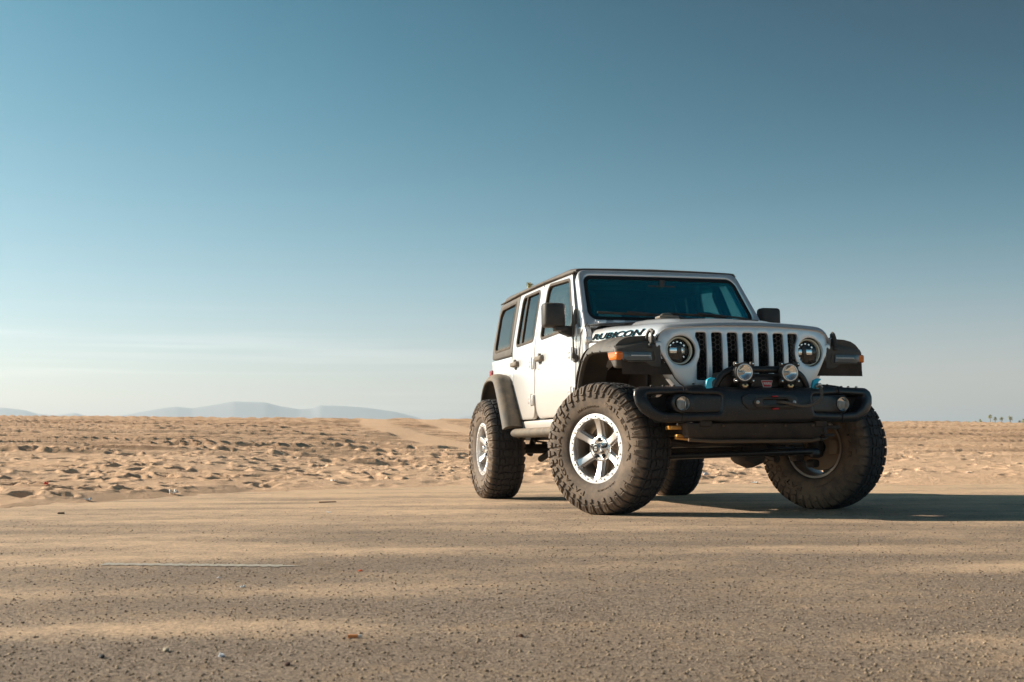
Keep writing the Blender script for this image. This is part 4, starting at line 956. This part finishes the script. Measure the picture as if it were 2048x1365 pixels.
# sand specks thrown on the black steel are in its material
FLR=P_('fairlead',panel(rpoly([(-.120,.752),(-.095,.718),(.16,.716),(.187,.748),(.16,.782),(-.095,.784)],.012),[rpoly([(-.062,.734),(.128,.734),(.128,.771),(-.062,.771)],.017,5)],lambda a,b,d:(.845-d,a,b),.03,.008,h=.04,seg=3),'plastic',B)
P_('fairlead_bolt',merge(*[lathe([(.84,.013),(.850,.012),(.853,.001)],12,'x',(0,y,.751)) for y in(-.098,.166)]),'alu_side',B)
P_('red_stop',merge(box((.834,.032,.790),(.02,.040,.008),.003),box((.840,.032,.709),(.02,.040,.011),.003)),'red',B)
P_('winch_slot',box((.77,.03,.752),(.06,.22,.05),.004),'black',B)
for s in(-1,1):
    fh=rpoly([(s*.318,.803),(s*.318,.690),(s*.36,.684),(s*.58,.680),(s*.632,.700),(s*.648,.745),(s*.640,.785),(s*.612,.808)],[.015,.015,.03,.05,.05,.05,.05,.03],5)
    def fs_(a,b,d):
        aa=abs(a); x=bxp(aa)-.020; bul=.030*math.exp(-(((aa-.583)/.055)**2+((b-.745)/.06)**2)**2)
        return (x+bul-d,a,b)
    FH_=P_('fog_light_housing',panel(fh,[circ(s*.583,.745,.046,28)],fs_,.10,.014,h=.03,seg=3),'bumper',B)
    X=fs_(s*.583,.745,0)[0]
    FG=P_('fog_light',lathe([(X-.004,.046),(X-.012,.043),(X-.05,.040),(X-.055,.001)],30,'x',(0,s*.583,.745)),'reflector')
    P_('fog_lens',lathe([(X-.014,.043),(X-.008,.036),(X-.004,.018),(X-.003,.0005)],30,'x',(0,s*.583,.745)),'clearglass',FG)
    P_('fog_vanes',merge(*[box((X-.028,s*.583+y,.738),(.02,.004,.05),.001) for y in(-.022,-.011,0,.011,.022)],box((X-.028,s*.583,.760),(.02,.062,.004),.001)),'alu_side',FG)
    P_('bumper_inner',prism([(.64,.80),(.64,.69),(.72,.70),(.80,.78)],lambda a,b,d:(d,s*a,b),.52,.60,.005),'black',B)
    # tow hook
    TH=P_('tow_hook',merge(prism([(-.02,.80),(.03,.80),(.034,.86),(.030,.885),(.022,.905),(-.005,.918),(-.035,.914),(-.030,.902),(-.008,.897),(-.004,.88),(-.012,.86)],lambda a,b,d:(d,s*.387-a*1.0,b),.725,.752,.005,2)),'blue')
# hoop
HP=P_('light_hoop',tube(spline([(.70,-.335,.845),(.705,-.325,.88),(.71,-.292,.93),(.715,-.235,.965),(.72,-.17,.973),(.72,0,.974),(.72,.17,.973),(.715,.235,.965),(.71,.292,.93),(.705,.325,.88),(.70,.335,.845)],6),.0235,16),'bumper',B)
for s in(-1,1):
    cy=s*.165; cz=.950; X=.80
    DL=P_('driving_light',lathe([(X-.085,.03),(X-.06,.058),(X-.03,.066),(X-.004,.067),(X,.064),(X-.001,.058),(X-.004,.0565)],36,'x',(0,cy,cz)),'plastic')
    P_('light_bezel_lugs',merge(*[box((X-.012,cy+.058*a,cz+.055*b),(.03,.030,.030),.009,3) for a in(-1,1) for b in(-1,1)],*[box((X-.05,cy,cz+.008*k),(.05,.135-abs(k)*.008,.003),.001) for k in range(-6,7,2)]),'plastic',DL)
    P_('bezel_screws',merge(*[lathe([(X+.003,.006),(X+.006,.005),(X+.0065,.0005)],10,'x',(0,cy+.060*a,cz+.057*b)) for a in(-1,1) for b in(-1,1)]),'chrome',DL)
    P_('bezel_ring',lathe([(X-.004,.0575),(X+.003,.0565),(X+.004,.0515),(X-.003,.050)],40,'x',(0,cy,cz)),'ringwhite',DL)
    P_('light_reflector',lathe([(X-.005,.0505),(X-.012,.042),(X-.018,.032),(X-.0225,.020),(X-.0245,.010),(X-.025,.0005)],40,'x',(0,cy,cz)),'reflector',DL)
    P_('light_lens',lathe([(X-.003,.050),(X+.001,.03),(X+.003,.0005)],36,'x',(0,cy,cz)),'clearglass',DL)
    P_('light_bulb',lathe([(X-.026,.011),(X-.014,.011),(X-.010,.008),(X-.0095,.0005)],16,'x',(0,cy,cz)),'alu_side',DL)
    P_('light_bracket',merge(box((X-.03,cy,cz-.085),(.05,.045,.035),.006),box((X-.03,cy,.858),(.05,.03,.03),.004)),'chassis',DL)
    P_('bracket_bolts',merge(*[lathe([(X,.008),(X+.006,.007),(X+.007,.0005)],8,'x',(0,cy+y,cz-.086)) for y in(-.014,.014)],box((X-.008,cy,.857),(.03,.026,.012),.002)),'brass',DL)
# winch behind
WN=P_('winch',merge(prism([(-.092,.855),(-.070,.925),(.075,.925),(.118,.855)],lambda a,b,d:(d,a,b),.60,.735,.008),tube([(.66,-.28,.90),(.66,.28,.90)],.05,20),box((.66,-.27,.90),(.11,.10,.11),.02),box((.66,.27,.90),(.11,.10,.11),.02)),'chassis')
bdg=lambda k,x:[(x,y,z) for y,z in k]
P_('winch_badge_border',prism([(-.016,.9005),(.067,.9005),(.054,.855),(-.002,.855)],lambda a,b,d:(d,a,b),.736,.7375,0),'white',WN)
P_('winch_badge',prism([(-.012,.898),(.063,.898),(.051,.858),(.001,.858)],lambda a,b,d:(d,a,b),.7375,.739,0),'red',WN)
def front_text(t,cy,cz,w,h,X,bold,mt,name,parent):
    V,F=text_mesh(t,1,0,bold,0); A=np.array(V); mn,mx=A.min(0),A.max(0)
    out=[(X,cy+((v[0]-mn[0])/(mx[0]-mn[0])-.5)*w,cz+((v[1]-mn[1])/(mx[1]-mn[1])-.5)*h) for v in A]; P_(name,MB().add(out,F),mt,parent,ang=180)
front_text('WARN',.0255,.880,.056,.019,.7398,.03,'white','lettering',WN)
# winch rope from fairlead to the tow hook
rp_=spline([(.79,.05,.757),(.845,.09,.751),(.868,.145,.738),(.872,.20,.727),(.868,.26,.729),(.862,.315,.745),(.855,.355,.775),(.835,.376,.815),(.80,.386,.850),(.765,.388,.868)],8)
RP=P_('winch_rope',tube(rp_,[.0085]*(len(rp_)-0),10),'rope')
for ph in(0,math.pi/2,math.pi,1.5*math.pi):
    pts=[]
    for i,p in enumerate(rp_):
        for q in range(2):
            a=i*1.7+q*.85+ph; b=Vector(rp_[min(i+1,len(rp_)-1)]); 
            pp=p+(b-p)*(q/2); t=(b-p).normalized() if (b-p).length>1e-6 else Vector((1,0,0)); nx_=t.cross(Vector((0,0,1))).normalized(); ny_=t.cross(nx_)
            pts.append(pp+nx_*math.cos(a)*.0075+ny_*math.sin(a)*.0075)
    P_('rope_strand',tube(pts,.0038,5),'rope',RP)
P_('rope_hook',merge(tube([(.775,.36,.862),(.775,.415,.858)],.009,10),box((.775,.388,.872),(.03,.03,.02),.006)),'alu_side',RP)
P_('lamp_cable',merge(*[tube(spline([(.72,s*.215,.90),(.70,s*.225,.88),(.69,s*.25,.862),(.68,s*.27,.856)],4),.005,6) for s in(-1,1)]),'rubber')
# skid plate
P_('skid_plate',prism([(-.565,.620),(-.535,.525),(-.37,.500),(.37,.500),(.43,.525),(.455,.620)],lambda a,b,d:(d-(.62-b)*.25,a,b),.56,.735,.014,3),'chassis')
P_('skid_lip',merge(tube([(.70,-.53,.508),(.72,-.35,.497),(.72,.35,.497),(.70,.42,.508)],.012,8),*[lathe([(.745,.009),(.752,.008),(.753,.001)],8,'x',(0,y,.60)) for y in(-.3,0,.15,.35)]),'bracket')
# ================================================ chassis
T=lambda a,b,r,n=12: tube([a,b],r,n)
for s in(-1,1):
    P_('frame_rail',merge(box((-1.55,s*.42,.60),(3.9,.09,.13),.015),box((.52,s*.42,.66),(.45,.09,.14),.015)),'chassis')
    P_('coil_spring',tube([(.02+.065*math.cos(a),s*.42+.065*math.sin(a),.52+.30*a/(2*math.pi*6)) for a in [2*math.pi*6*k/110 for k in range(111)]],.009,6),'chassis')
    P_('shock_absorber',merge(T((-.12,s*.50,.42),(-.10,s*.50,.72),.030),T((-.10,s*.50,.70),(-.09,s*.50,.98),.013)),'chassis')
    P_('shock_absorber',merge(T((-3.18,s*.50,.40),(-3.02,s*.48,.66),.030),T((-3.02,s*.48,.66),(-2.95,s*.47,.86),.013)),'chassis')
    P_('coil_spring',tube([(-3.0+.06*math.cos(a),s*.45+.06*math.sin(a),.50+.22*a/(2*math.pi*5)) for a in [2*math.pi*5*k/90 for k in range(91)]],.009,6),'chassis')
    P_('control_arm',merge(T((.0,s*.46,.37),(-.95,s*.36,.56),.028),T((-.02,s*.38,.52),(-.55,s*.36,.66),.022)),'chassis')
    P_('control_arm',merge(T((-2.95,s*.46,.36),(-2.12,s*.40,.56),.030),box((-2.12,s*.40,.56),(.10,.08,.12),.02),T((-2.95,s*.3,.56),(-2.2,s*.42,.62),.022)),'chassis')
    P_('tow_bracket',merge(box((.58,s*.545,.590),(.12,.15,.026),.006),box((.655,s*.475,.572),(.04,.055,.065),.012),T((.66,s*.475,.572),(.685,s*.475,.572),.012)),'gold' if s<0 else 'chassis')
    P_('mounting_bracket',merge(box((.60,s*.54,.535),(.05,.08,.02),.006),T((.55,s*.56,.522),(.66,s*.46,.505),.009)),'gold' if s<0 else 'chassis')
AX=P_('front_axle',merge(T((0,-.66,.445),(0,.66,.445),.042,16),box((0,.62,.445),(.12,.08,.20),.03),box((0,-.62,.445),(.12,.08,.20),.03)),'chassis')
P_('differential',lathe([(.16,.001),(.155,.05),(.145,.10),(.10,.125),(.0,.13),(-.10,.10),(-.16,.06),(-.2,.05)],8,'x',(0,.215,.435)),'chassis',AX)
P_('tie_rod',merge(T((.235,-.66,.395),(.235,.66,.425),.024,14),*[box((.235,s*.64,.41),(.05,.07,.05),.015) for s in(-1,1)]),'bumper')
P_('drag_link',merge(tube(spline([(.30,-.50,.50),(.30,-.36,.475),(.29,-.2,.485),(.27,.10,.50),(.25,.52,.475)],5),.019,10)),'chassis')
P_('steering_damper',merge(T((.20,-.45,.485),(.20,.15,.490),.030,14),T((.20,.15,.49),(.20,.46,.488),.012),T((.20,.44,.488),(.20,.50,.488),.024)),'bumper')
P_('damper_end',merge(T((.20,.43,.488),(.20,.475,.488),.027,12)),'brass')
P_('track_bar',merge(T((.10,-.52,.72),(.10,.50,.50),.022)),'chassis')
P_('sway_bar',merge(tube(spline([(.0,-.56,.62),(.28,-.55,.65),(.34,-.48,.66),(.34,.48,.66),(.28,.55,.65),(.0,.56,.62)],5),.016,8),T((.02,.56,.62),(.02,.58,.47),.012),T((.02,-.56,.62),(.02,-.58,.47),.012)),'chassis')
P_('rear_axle',merge(T((-3.008,-.72,.455),(-3.008,.72,.455),.045,16),lathe([(.16,.001),(.13,.11),(0,.135),(-.13,.11),(-.17,.03)],10,'x',(-3.008,.0,.45))),'chassis')
P_('drive_shaft',merge(T((-.15,.20,.46),(-1.5,.15,.60),.028),T((-1.7,0,.60),(-2.85,0,.47),.032)),'chassis')
P_('transmission_skid',merge(box((-1.55,0,.53),(1.0,.70,.03),.01),box((-1.3,0,.62),(1.3,.45,.2),.04),box((-2.4,.28,.60),(.7,.4,.2),.04)),'chassis')
P_('exhaust',merge(tube(spline([(-1.0,-.25,.56),(-1.6,-.28,.55),(-2.2,-.30,.56),(-2.6,-.36,.66),(-3.2,-.40,.66),(-3.5,-.45,.60)],5),.028,10),box((-3.38,.0,.66),(.16,.9,.16),.05,3)),'chassis')
P_('rear_bumper',merge(box((-3.62,0,.72),(.14,1.5,.16),.04,3)),'plastic')
SPW=(-3.72,0,1.02)
# ================================================ wheels
TR=.4625
sec=[(0,.4480),(.05,.4475),(.09,.4450),(.118,.4400),(.138,.4300),(.150,.4140),(.1575,.392),(.1605,.365),(.1600,.335),(.155,.300),(.146,.268),(.136,.246),(.124,.232),(.112,.226)]
sa=np.array(sec); sl_=np.concatenate([[0],np.cumsum(np.hypot(*np.diff(sa,axis=0).T))])
def secp(s):
    a=abs(s); y=np.interp(a,sl_,sa[:,0]); r=np.interp(a,sl_,sa[:,1]); e=.006
    y2,r2=np.interp(a+e,sl_,sa[:,0]),np.interp(a+e,sl_,sa[:,1]); y1,r1_=np.interp(max(0,a-e),sl_,sa[:,0]),np.interp(max(0,a-e),sl_,sa[:,1])
    ty,tr=y2-y1,r2-r1_; L_=math.hypot(ty,tr); return (y if s>=0 else -y, r, (-tr/L_ if s>=0 else tr/L_), ty/L_)   # outward normal (ny, nr)
def tp(t,s,h):
    """t: distance round the tread, s: distance across, h: height"""
    y,r,ny,nr=secp(s); th=t/.4625; rr_=r+nr*h; yy=y+ny*h
    return (rr_*math.sin(th),yy,rr_*math.cos(th))
TY=MB(); prof=[(p[0],p[1]) for p in sec]; full=[(-a,b) for a,b in prof[::-1]]+prof[1:]+[(.10,.222),(-.10,.222)]
TY=lathe(full,120,'y',closed=True)
def blk(poly,h,b=.003):
    c=[sum(p[0] for p in poly)/len(poly),sum(p[1] for p in poly)/len(poly)]; n=len(poly)
    base=[tp(t,s,-.001) for t,s in poly]; mid=[tp(t,s,h-b) for t,s in poly]
    ins=inset(poly,b); top=[tp(t,s,h) for t,s in ins]; cen=tp(c[0],c[1],h)
    V=base+mid+top+[cen]; F=[]
    for i in range(n):
        j=(i+1)%n; F+=[(i,j,n+j,n+i),(n+i,n+j,2*n+j,2*n+i),(2*n+i,2*n+j,3*n)]
    return MB().add(V,F)
CIR=2*math.pi*.4625; NP=20; pt=CIR/NP; g_=.0
def hookblock(k,s):
    o=k*pt+(0 if s>0 else pt*.5)
    # C-shaped centre lug built from two interlocking pieces and a small key
    A=[(.004,.006),(.034,.000),(.066,.010),(.074,.030),(.058,.036),(.052,.026),(.030,.022),(.016,.034),(.002,.030)]
    Bp=[(.022,.040),(.040,.031),(.053,.040),(.066,.042),(.074,.050),(.070,.072),(.040,.080),(.014,.070),(.008,.046)]
    Cc=[(.082,.004),(.118,-.006),(.140,.006),(.136,.034),(.120,.050),(.096,.046),(.084,.030)]
    Dd=[(.084,.056),(.100,.054),(.128,.058),(.142,.046),(.148,.062),(.142,.080),(.110,.084),(.084,.078)]
    for q in(A,Bp,Cc,Dd): yield [(o+t*pt/.150,s*w) for t,w in q]
def shoulder(k,s):
    o=k*pt+(0 if s>0 else pt*.5)
    e=[(.004,.090),(.030,.086),(.060,.092),(.064,.118),(.060,.150),(.056,.178),(.030,.182),(.010,.176),(.008,.150),(.002,.120)]
    f=[(.078,.094),(.108,.090),(.138,.096),(.141,.118),(.137,.144),(.130,.196),(.112,.200),(.084,.190),(.081,.150),(.076,.120)]
    for q in(e,f): yield [(o+t*pt/.150,s*w) for t,w in q]
for k in range(NP):
    for s in(-1,1):
        for q in hookblock(k,s): TY.add(*(lambda m:(m.V,m.F))(blk(q,.0145)))
        for i,q in enumerate(shoulder(k,s)):
            # every lug is split by a crooked groove
            m_=MB()
            a=[p for p in q]; TY.add(*(lambda m:(m.V,m.F))(blk(q,.0150,.003)))
        o=k*pt+(0 if s>0 else pt*.5)
        for q,h in (([(.014,.186),(.054,.184),(.050,.214),(.020,.218)],.009),([(.090,.205),(.128,.203),(.124,.228),(.094,.230)],.008),([(.034,.100),(.040,.100),(.036,.172),(.028,.172)],.0165),([(.106,.104),(.112,.104),(.110,.186),(.100,.186)],.0165)):
            TY.add(*(lambda m:(m.V,m.F))(blk([(o+t*pt/.150,s*w) for t,w in q],h,.002)))
# raised sidewall lettering on both faces
def wall_text(txt,r,h,a0,span,s):
    V,F=text_mesh(txt,1,0,.012,0,1.1,False); A=np.array(V); mn,mx=A.min(0),A.max(0); mb=MB(); out=[]
    for hh in(0,.0035):
        for v in A:
            t=(v[0]-mn[0])/(mx[0]-mn[0]); b=(v[1]-mn[1])/(mx[1]-mn[1]); rr_=r+h*(b-.5)
            y=float(np.interp(-rr_,-sa[4:,1],sa[4:,0])); th=a0-span*t   # clockwise seen from outside
            # outside of side s looks along -s*y ; angle measured from +z towards viewer's right
            xx=math.sin(th)*rr_*( -s if True else 1); out.append((xx,s*(y+hh-.0005),math.cos(th)*rr_))
    n=len(A); Fb=[f for f in F]; ed={}
    for f in F:
        for i in range(len(f)):
            e=(f[i],f[(i+1)%len(f)]); ed[e]=1
    side_=[(a,b,b+n,a+n) for (a,b) in ed if (b,a) not in ed]
    return MB().add(out,[tuple(i+n for i in f) for f in F]+side_)
LET=[]
for s in(-1,1):
    for (txt,r,h,a0,sp) in (('PATAGONIA M/T',.322,.033,rad(196),-rad(122)),('MILESTAR',.322,.030,rad(20),-rad(86)),('37X12.50R17LT',.292,.011,rad(330),-rad(40)),('LOAD RANGE D',.292,.011,rad(140),-rad(34))):
        q=wall_text(txt,r,h,a0,sp,s); LET.append(q)
def flat(mb):
    V=[]
    for x,y,z in mb.V:
        if z<-.430:
            k=min(1,(-z-.430)/.025); y*=1+.05*k
        if z<-.4552: z=-.4552
        V.append((x,y,z))
    mb.V=V; return mb
m=mat('muddy_tyre'); M['tyre']=m
g_=m.node_tree.nodes.new('ShaderNodeTexCoord'); sp_=m.node_tree.nodes.new('ShaderNodeSeparateXYZ'); m.node_tree.links.new(g_.outputs['Object'],sp_.inputs[0])
ay=mth(m,'ABSOLUTE',sp_.outputs[1]); wall=rng_(m,ay,.115,.150); nz=noise(m,14,6,.65); nf=noise(m,150,3,.6)
f=mth(m,'MULTIPLY',wall,rng_(m,nz,.30,.62,.40,1.0)); f=mth(m,'ADD',f,rng_(m,nz,.45,.75,0,.06)); f=mth(m,'ADD',f,mth(m,'MULTIPLY',mth(m,'SUBTRACT',nf,.5),.4),True)
c=mixc(m,f,(.026,.027,.031),(.175,.130,.095)); c=mixc(m,mth(m,'MULTIPLY',wall,rng_(m,noise(m,3.5,4),.45,.7,0,.55)),c,(.26,.187,.128)); setin(m,'Base Color',c); bsdf(m).inputs['Roughness'].default_value=.8; bump(m,nf,.3,.002)
M['tyre_letter']=mat('worn_tyre_letters',(.10,.072,.05),.8); dusty(M['tyre_letter'],(.11,.078,.055),.3,.2,rough=.8,dust=(.22,.15,.09),scale=20)
# rim, outboard = -y
R0=.120
RIM=merge(
 lathe([(-.100,.2265),(-.118,.2300),(-.126,.238),(-.129,.2435),(-.131,.2435),(-.1335,.2395),(-.1335,.2075),(-.129,.2045),(-.105,.2035)],96,'y'))
BAR=lathe([(-.105,.2035),(-.09,.200),(-.02,.195),(.06,.195),(.118,.212),(.122,.228),(.116,.2285),(.11,.22),(.05,.205),(-.03,.205),(-.10,.2265)],72,'y')
SPK=MB(); SPB=MB()
for k in range(6):
    a=math.pi/3*k+math.pi/2; ca,sn=math.cos(a),math.sin(a)
    def pl(r,w,y): return (ca*r-sn*w,y,sn*r+ca*w)
    st=[(.060,.034,-.092),(.080,.0255,-.089),(.105,.0215,-.090),(.135,.0215,-.096),(.165,.0230,-.105),(.190,.0255,-.115),(.208,.030,-.121)]
    rows=[]
    for r,w_,y in st:
        rows.append([pl(r,-w_,y+.030),pl(r,-w_,y+.004),pl(r,-w_+.004,y),pl(r,0,y-.001),pl(r,w_-.004,y),pl(r,w_,y+.004),pl(r,w_,y+.030)])
    q=grid(rows); SPK.add(q.V,q.F)
    rows=[]
    for r,w_,y in st:
        w2=w_+.009; y2=y+.022; rows.append([pl(r,-w2,y2+.035),pl(r,-w2,y2+.004),pl(r,-w2+.004,y2),pl(r,0,y2),pl(r,w2-.004,y2),pl(r,w2,y2+.004),pl(r,w2,y2+.035),pl(r,0,y2+.035)])
    q=grid(rows,cv=True); SPB.add(q.V,q.F)
HUBP=lathe([(-.080,.092),(-.090,.086),(-.092,.078),(-.086,.070),(-.080,.058),(-.080,.040),(-.095,.039),(-.118,.0375),(-.128,.034),(-.131,.028)],48,'y')
HUBB=lathe([(-.060,.088),(.03,.086),(.03,.001)],32,'y')
LUG=[]; NUT=[]
for k in range(5):
    a=2*math.pi*k/5+.35; x,z=.0635*math.cos(a),.0635*math.sin(a)
    q=lathe([(-.0955,.0145),(-.0950,.0005)],14,'y',(x,0,z)); q=lathe([(-.086,.0165),(-.0955,.0165),(-.0925,.0005)],14,'y',(x,0,z)); NUT.append(q)
    q=lathe([(-.089,.008),(-.098,.008),(-.100,.005),(-.1,.0005)],8,'y',(x,0,z)); LUG.append(q)
BLT=[]; NOT=[]
for k in range(18):
    a=2*math.pi*(k+.5)/18; x,z=.2225*math.cos(a),.2225*math.sin(a)
    q0=lathe([(-.1332,.0085),(-.1345,.0082),(-.1345,.0062),(-.1335,.0058)],12,'y',(x,0,z))
    BLT.append(merge(q0,lathe([(-.1335,.0055),(-.1385,.0050),(-.139,.0005)],8,'y',(x,0,z))))
    a2=a+math.pi/18; ca,sn=math.cos(a2),math.sin(a2)
    pts=[(.2085,-.012),(.2085,.014),(.221,.014),(.221,.009),(.2130,.009),(.2130,-.012)]
    V=[(ca*r-sn*w,-.1341,sn*r+ca*w) for r,w in pts]; NOT.append(MB().add(V,[tuple(range(6))]))
CAPF=merge(lathe([(-.131,.028),(-.1325,.027),(-.1325,.0005)],32,'y'))
CAPT=MB()
for (tx,cz,wd) in (('MR',.0075,.022),('RW',-.0085,.026)):
    V,F=text_mesh(tx,1,0,.03,.15); A=np.array(V); mn,mx=A.min(0),A.max(0)
    CAPT.add([(((v[0]-mn[0])/(mx[0]-mn[0])-.5)*wd,-.1332,cz+((v[1]-mn[1])/(mx[1]-mn[1])-.5)*.0125) for v in A],F)
DSC=merge(lathe([(.045,.05),(.0,.06),(-.005,.172),(.03,.172),(.05,.06)],48,'y'),lathe([(-.05,.075),(.03,.075)],32,'y'))
CAL=merge(prism([(.10,-.06),(.165,-.05),(.175,.0),(.165,.05),(.10,.06)],lambda a,b,d:(-a,d,b),.0,.085,.01))
KNU=merge(box((0,.10,0),(.10,.10,.16),.03,3),T((-.02,.10,-.04),(.18,.08,-.04),.02),T((0,.12,.10),(0,.16,.16),.03),T((0,.12,-.10),(0,.16,-.16),.03))
def wheel(kind,loc,rz,extra=True):
    TYo=None
    if kind is None:
        e=bpy.data.objects.new('wheel',None); COL.objects.link(e); e.parent=CAR; e.empty_display_size=.1
        t=build('tyre',flat(TY),'tyre',e,ang=32,weld=False); [build('tyre_lettering',q,'tyre_letter',e,ang=180,weld=False) for q in LET]
        build('rim',RIM,'alu',e,ang=30); build('rim_barrel',BAR,'alu_side',e); build('spokes',SPK,'alu',e,ang=30); build('spoke_backs',SPB,'alu_side',e,ang=30)
        build('hub',merge(HUBP,HUBB),'hubalu',e,ang=50); [build('lug_recess',q,'black',e) for q in NUT]; [build('lug_nut',q,'capblack',e) for q in LUG]; [build('rim_bolt',q,'alu_side',e) for q in BLT]; [build('rim_notch',q,'capblack',e) for q in NOT]
        build('centre_cap',CAPF,'capblack',e); build('cap_lettering',CAPT,'white',e,ang=180)
        build('valve_stem',tube([(-.13,-.12,-.125),(-.135,-.10,-.135)],.004,6),'black',e)
        build('brake_disc',DSC,'disc',e); build('brake_caliper',CAL,'disc',e)
    else:
        e=kind.copy(); COL.objects.link(e)
        for ch in kind.children: c=ch.copy(); COL.objects.link(c); c.parent=e
    e.location=loc; e.rotation_euler=(0,0,rz); return e
DL_=rad(29.9); a_o=.1026; yk=.8725-a_o
w0=wheel(None,(a_o*math.sin(DL_),-yk-a_o*math.cos(DL_),.455),DL_)
w1=wheel(w0,(-a_o*math.sin(DL_),yk+a_o*math.cos(DL_),.455),math.pi+DL_)
w2=wheel(w0,(-3.008,-.8725,.455),0); w3=wheel(w0,(-3.008,.8725,.455),math.pi)
SPX=[]
wsp=wheel(w0,(-3.80,.10,1.10),-math.pi/2)
for s,a in((-1,w0),(1,w1)):
    KN=build('steering_knuckle',merge(box((0,.10,0),(.10,.10,.16),.03,3),T((0,.10,-.04),(.20*(-s)*-1,.12,-.06),.022),box((.0,.14,.12),(.08,.08,.06),.02),box((0,.14,-.12),(.08,.08,.06),.02)),'chassis',CAR); KN.location=a.location; KN.rotation_euler=a.rotation_euler
for ch in wsp.children:
    if ch.name.startswith('brake'): bpy.data.objects.remove(ch)
for a,r_ in ((w1,1.1),(w2,.35),(w3,2.2)):
    pass
